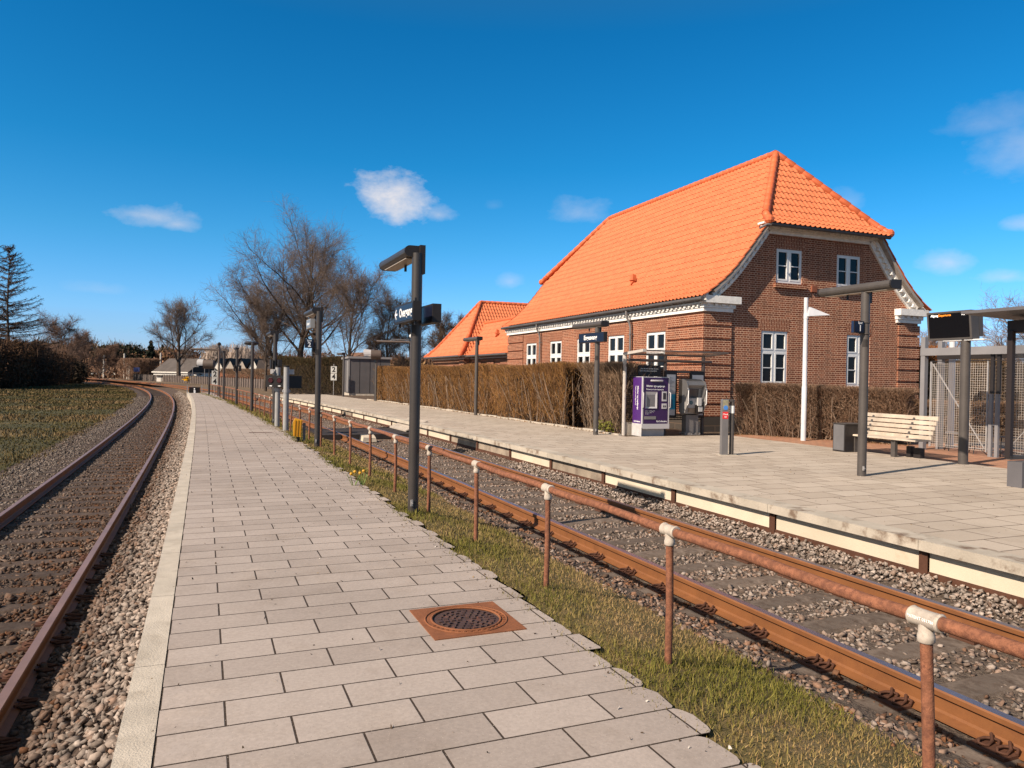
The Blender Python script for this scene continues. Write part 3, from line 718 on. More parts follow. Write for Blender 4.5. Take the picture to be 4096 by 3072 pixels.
    # raking gable cornice -------------------------------------------------
    def offs(prof,d):
        out=[]
        for i,p in enumerate(prof):
            a=prof[max(0,i-1)]; b=prof[min(len(prof)-1,i+1)]; tx,tz=b[0]-a[0],b[1]-a[1]; l=math.hypot(tx,tz); out.append((p[0]+tz/l*d,p[1]-tx/l*d))
        return out
    rk=[(.10,4.46)]+PROF[3:8]; rk[-1]=(2.10,6.66)
    def rake(d0,d1,y0,y1,mat,name,z_top=None):
        mb=MB(); a=offs(rk,d0); b=offs(rk,d1)
        for side in (0,1):
            fx=(lambda v:v) if side==0 else (lambda v:W-v)
            for i in range(len(a)-1):
                q=[a[i],a[i+1],b[i+1],b[i]]
                q=[(fx(x),max(z,4.301)) for x,z in q]
                c=[(x,y0,z) for x,z in q]+[(x,y1,z) for x,z in q]
                mb.hexa(c)
        return mb
    mb=rake(.10,.37,-.07,.0,OLDWHITE,'')
    zc=6.64
    aL=offs(rk,.37)[-1]
    mb.prism([(aL[0]-.03,-.07,zc-.24),(W-aL[0]+.03,-.07,zc-.24),(W-aL[0]-.08,-.07,zc+.02),(aL[0]+.08,-.07,zc+.02)],(0,.07,0))
    m2=rake(.10,.22,-.15,-.071,OLDWHITE,''); mb.v+=[]
    b0=len(mb.v); mb.v+=m2.v; mb.f+=[[i+b0 for i in f] for f in m2.f]; mb.m+=m2.m; mb.uv+=m2.uv; mb.sm+=m2.sm
    mb.box(2.0,W-2.0,-.15,-.071,6.50,6.64); mb.box(1.95,W-1.95,-.30,-.0,6.645,6.70)
    v=2.25
    while v<W-2.2: mb.box(v,v+.11,-.20,-.151,6.545,6.605); v+=.225
    for side in (0,1):   # small wedge dentils down the rakes
        pts=offs(rk,.25); L_=[0]
        for i in range(1,len(pts)): L_.append(L_[-1]+math.dist(pts[i],pts[i-1]))
        t=.25
        while t<L_[-1]-.15:
            x=np.interp(t,L_,[p[0] for p in pts]); z=np.interp(t,L_,[p[1] for p in pts]); X=x if side==0 else W-x
            mb.prism([(X-.055,-.20,z-.05),(X+.055,-.20,z-.05),(X,-.20,z+.06)],(0,.10,0)); t+=.245
    mb.build('gable_cornice',OLDWHITE,B)
    VB=M('weathered_verge',(.40,.345,.30),.9,.2,4.)
    for sd in (0,1):
        rr=rake(.012,.10,-.315,.0,OLDWHITE,''); h_=len(rr.f)//2; mb=MB()
        for f in (rr.f[:h_] if sd==0 else rr.f[h_:]): mb.poly([rr.v[i] for i in f])
        mb.build('verge_board',VB,B)
    # roof ---------------------------------------------------------------
    roof=bpy.data.objects.new('roof',None); COL.objects.link(roof); roof.parent=B
    zh=6.70; zr=9.77; u0=-.33; u1=Ln+.33
    hipu=lambda z: u0 if z<zh else u0-.12+(np.interp(z,[zh,zh+.25,zr],[0,.32,2.62]))
    hipu2=lambda z: u1 if z<zh else u1+.12-(np.interp(z,[zh,zh+.25,zr],[0,.32,2.62]))
    mb=MB(); tile_patch(mb,(0,0),(0,1),(1,0),PROF,hipu,hipu2)
    tile_patch(mb,(W,0),(0,1),(-1,0),PROF,hipu,hipu2,course=.6)
    HP=[(-.16,6.60),(.0,6.70),(.35,6.95),(2.62,9.77)]
    lo=lambda z: interp_prof(PROF,z)-.06; hi=lambda z: W-interp_prof(PROF,z)+.06
    tile_patch(mb,(0,u0-.12),(1,0),(0,1),HP,lo,hi)
    tile_patch(mb,(0,u1+.12),(1,0),(0,-1),HP,lo,hi,course=.6)
    mb.build('roof_tiles',TILE,roof)
    mb=MB()
    for y0,y1,sg in ((u0-.12,u0+2.5,1),(u1+.12,u1-2.5,-1)):
        for sx in (0,1):
            X=lambda v:v if sx==0 else W-v
            ridge_run(mb,(X(2.15),y0+.32*sg,7.0),(X(4.49),y1,9.80)); ridge_run(mb,(X(1.98),y0-.03*sg,6.72),(X(2.15),y0+.32*sg,7.0)); mb.ball((X(1.98),y0-.05*sg,6.73),.15)
    ridge_run(mb,(4.49,u0+2.5,9.80),(4.49,u1-2.5,9.80)); mb.build('ridge_tiles',RIDGE,roof)
    # gutters and downpipes ------------------------------------------------
    mb=MB(); mb.tube([(-.285,-.30,4.185),(-.285,Ln+.30,4.185)],.062,10)
    u=.0
    while u<Ln: mb.bar((-.285,u,4.118),(-.285,u+.03,4.118),.13,.018); u+=.62
    mb.bar((-.20,-.2,4.15),(-.20,Ln+.2,4.15),.10,.06)
    mb.build('gutter',ZINC,B)
    mb=MB(); mb.tube([(2.0,u0-.20,6.585),(W-2.0,u0-.20,6.585)],.062,10); mb.build('gutter',ZINC,B)
    mb=MB(); mb.tube([(2.08,u0-.20,6.56),(1.86,u0-.20,6.55),(1.62,u0-.16,6.42)],.035,8); mb.build('spout',PIPE,B)
    for u in (4.16,12.13):
        mb=MB(); mb.tube([(-.285,u,4.14),(-.285,u,4.02),(-.25,u,3.90),(-.15,u-.02,3.70),(-.11,u-.02,3.54),(-.11,u-.02,.2)],.042,10)
        for z in (3.3,2.0,1.0): mb.box(-.16,-.0,u-.07,u+.03,z,z+.03)
        mb.build('downpipe',PIPE,B)
    mb=MB(); mb.box(7.0,7.14,-.02,.0,5.02,5.2); mb.build('air_vent',FRAMEW,B)
    mb=MB(); mb.box(4.15,4.36,-.06,.0,4.66,4.86); mb.build('air_brick',M('dark_terracotta',(.26,.085,.045),.8,.2),B)
    mb=MB(); mb.box(1.0,1.02,-.004,.0,1.2,1.22); 
    # roof vent tile
    v,z=1.12,5.43; mb=MB(); u=5.95
    mb.prism([(v-.02,u-.16,z+.04),(v-.02,u+.16,z+.04),(v+.06,u,z+.30)],(-.16,0,.05)); mb.prism([(v-.02,u-.13,z+.04),(v-.02,u+.13,z+.04),(v-.1,u,z-.14)],(-.1,0,.05)); mb.build('roof_vent',RIDGE,roof)
    return B
station()
def annex():
    B=thing('station_annex','lower brick annex with hipped orange tiled roof behind the hedge, left of the station house','annex',(5.82,22.6,0),AZ)
    u0,u1,v0,v1=23.5,30.5,.0,12.0
    mb=MB()
    for (a,b,c,d) in ((u0,u1,v0,v1),):
        mb.box(v0,v1,u0,u1,.0,2.75,0,True)
    mb.box(.35,4.0,16.40,u0-.005,0,2.74,0,True)
    mb.build('wall',BRICK,B)
    mb=MB(); mb.box(-.06,v1+.06,u0-.06,u1+.06,2.752,2.84); mb.box(.29,4.06,16.40,u0-.07,2.742,2.83); mb.build('cornice',WHITE,B)
    mb=MB(); mb.box(-.05,.0,u0,u0+.9,.0,2.75,0,True); mb.build('corner_pier',BRICK,B)
    P=[(-.45,2.93),(-.1,3.12),(.35,3.48),(.9,4.0),(3.5+.0,6.55)]
    roof=bpy.data.objects.new('roof',None); COL.objects.link(roof); roof.parent=B
    dz=lambda z:interp_prof(P,z)
    H=[(p[0]*.66-.12,p[1]) for p in P]; hz=lambda z:interp_prof(H,z)
    mb=MB()
    # hipped end facing the track
    tile_patch(mb,(v0,0),(0,1),(1,0),H,lambda z:u0+dz(z),lambda z:u1-dz(z))
    # slopes facing along the track
    tile_patch(mb,(0,u0),(1,0),(0,1),P,lambda z:v0+hz(z),lambda z:v1)
    tile_patch(mb,(0,u1),(1,0),(0,-1),P,lambda z:v0+hz(z),lambda z:v1,course=.6)
    # link roof between annex and house
    LP=[(-.40,2.92),(-.1,3.08),(.3,3.42),(1.65,5.08)]
    tile_patch(mb,(.35,0),(0,1),(1,0),LP,lambda z:16.30,lambda z:u0+dz(z)+.1)
    tile_patch(mb,(3.65,0),(0,1),(-1,0),LP,lambda z:16.30,lambda z:u0+dz(z)+.1,course=.6)
    mb.build('roof_tiles',TILE,roof)
    mb=MB(); c=(u0+u1)/2; apex=(v0+hz(6.55),c,6.58)
    for a in (0,1):
        k=lambda d:u0+d if a==0 else u1-d
        pts=[(v0+hz(z)-.02,k(dz(z)-.02),z+.03) for z in (2.95,3.48,4.0,6.55)]
        for p,q in zip(pts[:-1],pts[1:]): ridge_run(mb,p,q)
        mb.ball(pts[0],.14)
    ridge_run(mb,apex,(v1,c,6.58)); ridge_run(mb,(2.0,16.35,5.10),(2.0,u0+2.1,5.10)); mb.build('ridge_tiles',RIDGE,roof)
    mb=MB(); mb.tube([(-.50,u0-.45,2.90),(-.50,u1+.45,2.90)],.065,8); mb.tube([(-.10,16.35,2.89),(-.10,u0-.5,2.89)],.065,8); mb.tube([(-.5,u0-.5,2.9),(v1,u0-.5,2.9)],.065,8); mb.build('gutter',ZINC,B)
    PF=lambda u,z,d=0.:(.30+d,u,z)
    for u in (17.2,19.3,21.4): window(B,PF,u,u+1.0,1.2,2.28,None); arch(B,PF,u,u+1.0,2.29,.36)
    for u in (25.2,27.6): arch(B,lambda u_,z,d=0.:(d,u_,z),u,u+1.,2.16,.40); window(B,lambda u_,z,d=0.:(-.06+d,u_,z),u,u+1.,1.0,2.15,None)
    mb=MB(); v,z,u=1.15,4.10,20.9
    mb.prism([(v,u-.16,z+.04),(v,u+.16,z+.04),(v+.06,u,z+.30)],(-.16,0,.05)); mb.prism([(v,u-.13,z+.04),(v,u+.13,z+.04),(v-.1,u,z-.14)],(-.1,0,.05)); mb.build('roof_vent',RIDGE,roof)
annex()

# ================================================================== lamps and signs
def lamp_post(label,loc,hd,top,near,far,head='wing',mat=POLE,r=.068,base=True,vent=True,speakers=False,group=None,q=1.):
    """local y = along the track (away), x = towards the station"""
    t=thing('lamp_post',label,'lamp post',loc,hd,group); H=top-loc[2]; r=r*q
    mb=MB(); mb.tube([(0,0,-.1),(0,0,H-.02)],r,18)
    mb.build('pole',mat,t)
    if vent:
        mb=MB()
        for k in range(5):
            a=math.radians(200+k*13); mb.bar((math.cos(a)*r,math.sin(a)*r,H-.95),(math.cos(a)*r,math.sin(a)*r,H-.83),.008,.006,0,(1,0,0))
        mb.build('vent_slots',DARK,t)
        mb=MB(); a=math.radians(235); mb.box(-.045,-.02,-.075,-.055,.10,.17); mb.cyl((-.033,-.07,.135),(-.038,-.09,.135),.014,8); mb.build('cable_gland',GALV,t)
    if head=='wing':
        # half-round body: rounded towards the island side, flat against the pole
        zc=H+.02 if near==0 else H-.0; w,h=.235*q,.135*q; pr=[]
        for k in range(9):
            a=PI/2+PI*k/8; pr.append((-w/2+h/2+math.cos(a)*h/2,zc+math.sin(a)*h/2))
        pr+=[(w/2,zc-h/2),(w/2,zc+h/2)]
        ox=-.045 if near<=.1 else 0.
        y0,y1=-near,far
        mb=MB(); mb.prism([(x+ox,y0+.03,z) for x,z in pr],(0,y1-y0-.06,0),0,False); lum=mb.build('luminaire',mat,t)
        for yy in (y0,y1-.028):
            mb=MB(); mb.prism([(x*1.02+ox,yy,zc+(z-zc)*1.04) for x,z in pr],(0,.028,0))
            mb.build('end_cap',DARK,lum)
        mb=MB(); mb.box(-.06+ox,.10+ox,y0+.12,y1-.12,zc-h/2-.012,zc-h/2-.002); mb.build('diffuser',UNDER,lum)
        mb=MB(); mb.box(r*.3,r+.02,-.05,.05,H-.25,H+.07); mb.build('bracket',DARK,t); mb=MB(); mb.box(ox+.05,ox+.075,far*.45,far*.45+.025,zc-h/2-.09,zc-h/2-.012); mb.build('sensor',DARK,t)
    elif head=='oval':
        mb=MB(); mb.tube([(0,0,H-.05),(0,.16,H+.0)],.04,8); mb.build('arm',mat,t)
        mb=MB(); mb.ball((0,.42,H+.0),.30,0,12,.28); o=mb.build('luminaire',DARK,t)
    elif head=='flat':
        mb=MB(); mb.box(-.07,.07,-.06,.75,H-.03,H+.05); mb.build('luminaire',DARK,t)
    if speakers:
        for sx in (-1,1):
            mb=MB(); mb.box(sx*.09-.05 if sx<0 else .09,sx*.09 if sx<0 else .19,-.12,.14,H-1.08,H-.8); mb.build('loudspeaker',DARK,t)
    return t
h1=lambda s:head(A1,s)
lamp_post('tall dark lamp post in the grass with arrow sign, nearest on the narrow platform',(-1.09,8.33,.14),h1(7.5),3.093,.02,1.28,q=.887,group='lamp posts on the narrow platform')
lamp_post('dark lamp post in the grass holding a small square number 2 plate',(-4.13,15.76,.14),h1(16),3.048,.02,1.28,q=.887,group='lamp posts on the narrow platform')
lamp_post('dark lamp post with loudspeakers right behind the crossing signals',(-7.17,22.36,.14),h1(23),2.906,.02,1.16,q=.887,speakers=True,group='lamp posts on the narrow platform')
lamp_post('dark lamp post with an oval lamp head beyond the crossing signals',(-10.35,29.47,.14),h1(31),2.871,.02,1.06,q=.887,head='oval',vent=False,group='lamp posts on the narrow platform')
lamp_post('dark lamp post with flat head and two small loudspeakers far down the narrow platform',(-13.31,35.78,.14),h1(38),2.835,.02,1.06,q=.887,head='flat',vent=False,speakers=True,group='lamp posts on the narrow platform')
lamp_post('farthest flat-headed lamp post of the narrow platform beside the camera mast',(-16.05,41.21,.14),h1(44),2.81,.02,1.06,q=.887,head='flat',vent=False,group='lamp posts on the narrow platform')
lamp_post('grey lamp post with track 1 plate in front of the gable, beside the bench',(5.63,11.85,.22),h1(8.5),3.24,.56,.9,mat=POLE1,group='lamp posts on the station platform')
lamp_post('grey lamp post carrying the station name board beside the hedge end',(2.23,19.51,.22),h1(16.5),3.14,.38,1.2,mat=POLE1,group='lamp posts on the station platform')
lamp_post('grey lamp post standing in front of the middle of the long hedge',(-1.37,28.36,.22),h1(26),3.16,.28,1.2,mat=POLE1,vent=False,group='lamp posts on the station platform')
lamp_post('dark lamp post at the left corner of the grey cabin',(-11.28,49.52,.22),h1(49.5),3.08,.1,1.3,mat=POLE1,vent=False,group='lamp posts on the station platform')
lamp_post('thin dark lamp post far beyond the end of the station platform',(-22.8,70.5,-.2),h1(70),3.2,.1,1.3,mat=POLE,vent=False,group='lamp posts on the station platform')
def board(name,label,cat,loc,hd,x0,x1,y0,y1,z0,z1_,words,face='x',mat=NAVY,frame=DARK,lm=LETTER):
    t=thing(name,label,cat,loc,hd); mb=MB(); mb.box(x0,x1,y0,y1,z0,z1_); mb.build('sign_box',frame,t)
    mb=MB(); e=.004
    if face=='x': mb.box(x0-e,x0,y0+.02,y1-.02,z0+.02,z1_-.02)
    else: mb.box(x0+.012,x1-.012,y0-e,y0,z0+.012,z1_-.012)
    mb.build('sign_face',mat,t)
    for w in words:
        s,size,a,b=w[:4]
        if face=='x': text(t,s,size,(x0-e-.002,(y0+y1)/2-a,(z0+z1_)/2+b),(0,-1,0),(0,0,1),lm,bold=.02)
        else: text(t,s,size,((x0+x1)/2+a,y0-e-.002,(z0+z1_)/2+b),(1,0,0),(0,0,1),lm,bold=.02)
    return t
NAVYB=plain('blue_sign_side',(.01,.022,.06),.4,.5)
# level-crossing direction boards on the nearest lamp post
h=h1(7.5)
t=board('direction_sign','navy direction sign with white arrow on the nearest lamp post','sign',(-1.09,8.33,0),h,-.187,-.098,-.55,.25,2.281,2.485,[('Overgang',.138,.106,.0)])
mb=MB(); xx=-.1935; yc=-.15; zc=2.383
def P_arrow(a,b): return (xx,yc-a*.887,zc+b*.887)
for q in ([(-.415,0),(-.345,.062),(-.318,.062),(-.372,.012),(-.372,-.012),(-.318,-.062),(-.345,-.062)],[(-.385,.013),(-.385,-.013),(-.285,-.013),(-.285,.013)]): mb.poly([P_arrow(*p) for p in q])
mb.build('arrow',LETTER,t)
mb=MB()
for y in (-.55,.2): mb.box(-.15,-.132,y*.887,y*.887+.027,2.485,2.525); mb.box(-.15,-.132,y*.887,y*.887+.027,2.24,2.281)
mb.box(-.098,-.045,-.045,.045,2.29,2.47); mb.build('clamp',DARK,t)
board('direction_sign','rear direction board sticking out right of the nearest lamp post','sign',(-1.09,8.33,0),h,.08,.178,-.37,.355,2.281,2.485,[])
# boards on second lamp post
h=h1(16); p=(-4.13,15.76,0)
GLARE=plain('sun_glare_sign_face',(.16,.175,.20),.35,.6)  # sun glare on the board painted in as a pale face colour
board('station_sign','small station name board painted pale with sun glare under the second lamp on the narrow platform','sign',p,h,-.17,-.08,.045,.64,2.676,2.871,[('Engesvang',.093,.0,.0)],mat=GLARE,frame=M('grey_sign_frame',(.30,.29,.28),.5,.1))
board('track_sign','small black track 2 plate clamped to a lamp post','sign',p,h,-.293,-.111,-.053,-.018,2.241,2.427,[('Spor',.049,.0,.06),('2',.133,.0,-.027)],face='y')
mb=MB(); [mb.bar((-.133,-.035,z),(.10,-.035,z),.011,.011) for z in (2.25,2.414)]; o=mb.build('sign_clamp',DARK); tag(o,'thin dark clamp bars holding the track 2 plate','bracket'); o.location=p; o.rotation_euler=(0,0,h)
h=h1(8.5); p=(5.63,11.85,0)
t=board('track_sign','navy track 1 plate clamped to the grey lamp post by the bench','sign',p,h,-.30,-.085,-.06,-.005,2.505,2.695,[('Spor',.05,.02,.066),('1',.135,.02,-.022)],face='y')
mb=MB(); mb.box(-.304,-.30,-.055,-.01,2.51,2.69); mb.build('side_panel',NAVYB,t)
mb=MB()
for z in (2.50,2.68): mb.tube([(math.cos(a)*.075,math.sin(a)*.075,z) for a in [2*PI*k/12 for k in range(13)]],.01,6); mb.bar((-.16,-.03,z),(-.05,-.03,z),.014,.014)
mb.build('clamp',POLE1,t)
h=h1(16.5); p=(2.23,19.51,0)
board('station_sign','navy station name board hanging under the lamp by the hedge end','sign',p,h,-.10,-.0,-.50,.84,2.66,2.92,[('Engesvang',.17,-.03,.0)])
# ------------------------------------------------------------------ driver mirrors
def drum(label,loc,hd,h,r,l,slant):
    t=thing('platform_mirror',label,'mirror',loc,hd); mb=MB(); mb.tube([(0,0,-.1),(0,0,h+.35)],.055,12); mb.build('pole',POLE,t)
    mb=MB(); mb.tube([(-l*.5,-.12,h),(l*.5,-.12,h)],r,20,0,False); mb.tube([(l*.5,-.12,h),(l*.5+.03,-.12,h)],[r,r*.6],20); mb.build('drum',M('drum_paint',(.115,.085,.07),.6,.15,3.),t)
    mb=MB()
    A=[-.1*PI+1.2*PI*k/10 for k in range(11)]
    for a,b in zip(A[:-1],A[1:]):
        q=[]
        for ang,rr,x in ((a,r*1.02,-l*.5),(b,r*1.02,-l*.5),(b,r*1.12,-l*.5-slant*(.65+.35*math.cos(b-.5))),(a,r*1.12,-l*.5-slant*(.65+.35*math.cos(a-.5)))):
            q.append((x,-.12-rr*math.cos(ang),h+rr*math.sin(ang)*.98))
        mb.poly(q)
    mb.tube([(-l*.5,-.12,h),(-l*.5+.01,-.12,h)],r*.98,20); mb.build('visor',M('pale_visor',(.50,.48,.47),.6,.08,3.),t)
    return t
drum('dark drum-shaped platform mirror with pale visor at the far end of the narrow platform',(-20.0,48.85,.14),.15,2.05,.30,.64,.37)
drum('dark drum-shaped platform mirror with pale visor in front of the grey cabin',(-7.76,42.0,.22),.2,2.62,.27,.55,.42)
lamp_post('slim lamp post carrying the platform mirror in front of the cabin',(-7.70,41.9,.22),h1(41),3.08,.05,1.2,mat=POLE1,vent=False,r=.05)
def mast(label,loc,hd,h,arm):
    t=thing('camera_mast',label,'mast',loc,hd); mb=MB(); mb.tube([(0,0,-.1),(0,0,h-.12),(-.04,0,h-.02),(-.2,0,h),(-arm,0,h)],.07,10); mb.build('pole',M('brown_grey_mast',(.15,.115,.095),.55,.15,3.),t)
    mb=MB(); mb.cyl((0,0,h),(0,0,h+.25),.03,8); mb.ball((0,0,h+.36),.12,0,10); mb.build('camera',WHITE if 'cabin' in label else DARK,t)
    mb=MB(); mb.tube([(-arm*.6,0,h+.05),(-arm*.55,0,h+.14),(-.1,0,h+.12)],.02,6); mb.build('cable',PIPE,t)
mast('brown camera mast with horizontal arm at the end of the narrow platform',(-18.77,47.35,.14),.2,2.98,1.68)
mast('grey camera mast with white ball camera and arm in front of the cabin',(-5.95,43.4,.2),.15,3.45,2.0)
# ------------------------------------------------------------------ crossing signals
def signal(label,loc,hd,bx):
    t=thing('crossing_signal',label,'crossing signal',loc,hd); mb=MB(); mb.cyl((0,0,-.1),(0,0,1.72),.073,14); mb.build('pole',M('light_grey_pole',(.33,.32,.31),.6,.1,3.),t)
    mb=MB(); mb.cyl((0,0,1.70),(0,0,1.74),.077,14); mb.build('cap',DARK,t)
    mb=MB(); mb.tube([(0,0,1.02),(0,0,1.11)],.088,14); mb.box(-.10,.10,-.03,.03,1.035,1.09); mb.build('clamp',GALV,t)
    x0,x1=bx; mb=MB(); mb.box(x0,x1,-.20,.02,1.14,1.47); o=mb.build('signal_box',plain('black_signal_box',(.008,.006,.006),.5,.4),t)
    for k in (.27,.73):
        x=x0+(x1-x0)*k; mb=MB(); mb.tube([(x,-.20,1.325),(x,-.225,1.325)],[.075,.06],14); mb.build('red_lens',plain('red_lens',(.045,.007,.009),.15,.6),o)
        mb=MB(); mb.tube([(x+.085*math.cos(a),-.20,1.325+.085*math.sin(a)) for a in [PI*j/8 for j in range(9)]],.012,5); mb.build('visor',DARK,o)
        mb=MB(); mb.box(x-.035,x+.035,-.204,-.20,1.16,1.185); mb.build('label_plate',LETTER,o)
    mb=MB(); mb.box(-.19,-.05,-.09,.05,1.51,1.64); mb.cyl((-.12,-.14,1.575),(-.12,-.09,1.575),.05,10); mb.build('bell',GALV,t)
signal('grey crossing signal post with black twin-lamp box facing the narrow platform, farther of two',(-6.69,21.14,.16),-.05,(-.27,.26))
signal('grey crossing signal post with black box seen from behind, nearer of two',(-6.0,19.68,.16),-2.6,(-.40,.03))
# ------------------------------------------------------------------ small things on and by the island platform
t=thing('marker_post','short post with bright yellow ribbed box beside the grass','marker post',(-4.76,16.47,.13),.3)
mb=MB(); mb.tube([(0,0,-.05),(.02,0,.14),(0,0,.20)],.035,8); mb.build('stub',DARK,t)
YEL=M('yellow_plastic',(.70,.36,.02),.5,.12,6.); mb=MB(); mb.prism([(-.09,-.08,.18),(.08,-.08,.155),(.105,-.08,.53),(-.055,-.08,.57),(-.10,-.08,.48)],(0,.16,0)); mb.build('yellow_box',YEL,t)
mb=MB()
for x in (-.06,-.0,.06): mb.bar((x,-.085,.19),(x+.015,-.085,.53),.014,.02)
mb.build('rib',M('dark_yellow',(.52,.22,.01),.5,.1),t)
mb=MB(); mb.box(.12,.18,.09,.13,-.05,.46); mb.build('grey_backing_post',PIPE,t)
# manhole
h=head(A2,4)
t=thing('manhole_cover','square rusty manhole frame with round dark cast lid in the paving','manhole',(-.257,4.57,Z2),h)
RF=M('rusty_cast_iron',(.26,.095,.040),.8,.25,7.,(.19,.07,.03),(.5,.72),50.,.6,.004); LID=M('dark_lid_iron',(.085,.05,.042),.6,.3,12.,(.16,.06,.035),(.55,.75),60.,.5,.003)
def ringpts(r,n,z): return [(r*math.cos(2*PI*k/n),r*math.sin(2*PI*k/n),z) for k in range(n)]
mb=MB(); n=32
a=ringpts(.209,n,.006); sq=[]
for k in range(n):
    c,s=math.cos(2*PI*k/n),math.sin(2*PI*k/n); q=.285/max(abs(c),abs(s)); sq.append((q*c,q*s,.006))
for k in range(n): mb.poly([a[k],sq[k],sq[(k+1)%n],a[(k+1)%n]])
lo=[(x,y,-.02) for x,y,z in sq]
for k in range(n): mb.poly([sq[k],lo[k],lo[(k+1)%n],sq[(k+1)%n]])
mb.tube(ringpts(.253,n,.007)+[ringpts(.253,n,.007)[0]],.006,5); mb.tube(ringpts(.214,n,.008)+[ringpts(.214,n,.008)[0]],.008,5)
for k in range(22):
    a_=2*PI*k/40+3.4; mb.box(.233*math.cos(a_)-.006,.233*math.cos(a_)+.006,.233*math.sin(a_)-.008,.233*math.sin(a_)+.008,.006,.011)
mb.build('frame',RF,t)
mb=MB(); mb.poly(ringpts(.206,40,.002))
for rr,k in ((.045,6),(.085,12),(.125,18),(.165,24)):
    for i in range(k):
        a_=2*PI*i/k; c,s=math.cos(a_),math.sin(a_); mb.bar((rr*c-.011*s,rr*s+.011*c,.006),(rr*c+.011*s,rr*s-.011*c,.006),.023,.009)
mb.build('lid',LID,t)
# drain slot
t=tag(MB().build('x',DARK) if False else (lambda m:(m.box(-.28,.28,-.05,.05,-.02,.006),m.build('drain_channel',RUSTD))[1])(MB()),'narrow rusty drain channel set across the paving near the crossing signals','drain'); t.location=(-6.3,18.62,Z2); t.rotation_euler=(0,0,head(A2,20))
# end-of-platform sign
t=thing('barrier_sign','small black pedestrian prohibition sign on two stakes at platform end','sign',(-22.14,51.63,-.02),.43); t.scale=(.85,1,.8)
mb=MB(); [mb.box(x-.03,x+.03,-.02,.02,-.1,.95) for x in (-.55,.55)]; mb.build('stake',GALV,t)
mb=MB(); mb.box(-.42,.42,-.03,.0,.05,.78); mb.build('plate',plain('black_plate',(.012,.008,.008),.6,.3),t)
mb=MB(); mb.ball((0,-.034,.62),.06,0,8); mb.box(-.07,.07,-.036,-.03,.2,.54); mb.build('figure',LETTER,t)
def speed_sign(label,loc,hd,tall):
    t=thing('speed_sign',label,'sign',loc,hd); mb=MB(); mb.cyl((0,0,-.1),(0,0,tall),.022,8); mb.build('post',GALV,t)
    for d,z in (('2',tall-.42),('4',tall-.94)):
        mb=MB(); mb.box(-.21,.21,-.035,-.015,z-.245,z+.245); o=mb.build('number_plate',M('pale_plate',(.62,.60,.55),.6,.05),t)
        text(o,d,.50,(0,-.037,z-.0),(1,0,0),(0,0,1),BLACKT,'digit',.03)
speed_sign('white speed plates 2 and 4 on a thin stake beside the grey cabin',(-12.86,53.35,.15),.1,2.28)
speed_sign('white speed plates 2 and 4 behind the mirror at the end of the narrow platform',(-20.6,51.3,.0),.3,1.95)
# railings
def railing(label,s0,s1,pitch,first=False):
    t=thing('railing',label,'railing',(0,0,0)); n=int((s1-s0)/pitch); ps=[s0+i*pitch for i in range(n+1)]
    zr=.86
    pts=[P1(s0+(s1-s0)*k/60,-2.30,zr+.006*math.sin(k*1.7)) for k in range(61)]
    mb=MB(); mb.tube(pts,.0255,12); mb.build('rail_pipe',RUSTP,t)
    for i,s in enumerate(ps):
        x,y,_=P1(s,-2.30); lean=random.uniform(-.035,.035); l2=random.uniform(-.02,.02)
        mb=MB(); mb.tube([(x+l2,y+lean,.0),(x+l2*.6+random.uniform(-.006,.006),y+lean*.5,.44),(x,y,zr-.05)],.0215,10); mb.build('post',RUSTP if s<40 else RUSTD,t)
        if s<30:
            mb=MB(); hd=head(A1,s); dx,dy=-math.sin(hd),math.cos(hd)
            mb.tube([(x-dx*.062,y-dy*.062,zr),(x-dx*.054,y-dy*.054,zr),(x-dx*.05,y-dy*.05,zr),(x-dx*.02,y-dy*.02,zr),(x+dx*.02,y+dy*.02,zr),(x+dx*.05,y+dy*.05,zr),(x+dx*.054,y+dy*.054,zr),(x+dx*.062,y+dy*.062,zr)],[.031,.036,.033,.032,.032,.033,.036,.031],14); mb.tube([(x,y,zr),(x,y,zr-.05),(x,y,zr-.058),(x,y,zr-.078),(x,y,zr-.083)],[.027,.027,.030,.030,.026],14); o=mb.build('tee_fitting',CASTT,t)
            if i==2: text(o,'PATENT 031786',.0155,(x-math.cos(hd)*.0335,y-math.sin(hd)*.0335,zr+.004),(-dx,-dy,0),(0,0,1),LETTER,'cast_lettering',.02)
railing('rusty pipe railing with cast tee fittings along the grass, near the camera',-1.76,19.2,1.61)
railing('far rusty pipe railing beyond the crossing signals',22.6,54,1.61)
t=(lambda m:(m.tube([P1(20.8,-2.33,.0),P1(20.95,-2.26,.83)],.022,8),m.build('railing_post',RUSTP))[1])(MB()); tag(t,'single leaning rusty pipe post between the two crossing signals','post')
# level crossing deck
t=thing('crossing_deck','dark timber crossing deck laid between the rails','crossing deck',(0,0,0))
DK=M('dark_deck',(.042,.032,.028),.85,.25,5.,fine=40.)
for o0,o1 in ((-1.42,-.80),(-.68,.68),(.80,1.45)):
    mb=MB(); seg(mb,21.4,24.0,o0,o1,-.2,-.062,3); mb.build('deck_panel',DK,t)
mb=MB(); seg(mb,21.9,23.7,1.50,2.05,-.02,.02,1); 
t=(lambda m:(m.hexa([P1(22.0,1.30,-.05),P1(22.0,2.0,.255),P1(23.9,2.0,.255),P1(23.9,1.30,-.05),P1(22.0,1.30,-.01),P1(22.0,2.0,.29),P1(23.9,2.0,.29),P1(23.9,1.30,-.01)]),[m.bar(P1(22.0,1.30+.14*k,-.007+.061*k),P1(23.9,1.30+.14*k,-.007+.061*k),.02,.012) for k in range(1,5)],m.build('timber_ramp',M('pale_boards',(.42,.36,.30),.9,.2,3.)))[2])(MB()); tag(t,'pale board ramp from the crossing up to the station platform','ramp')
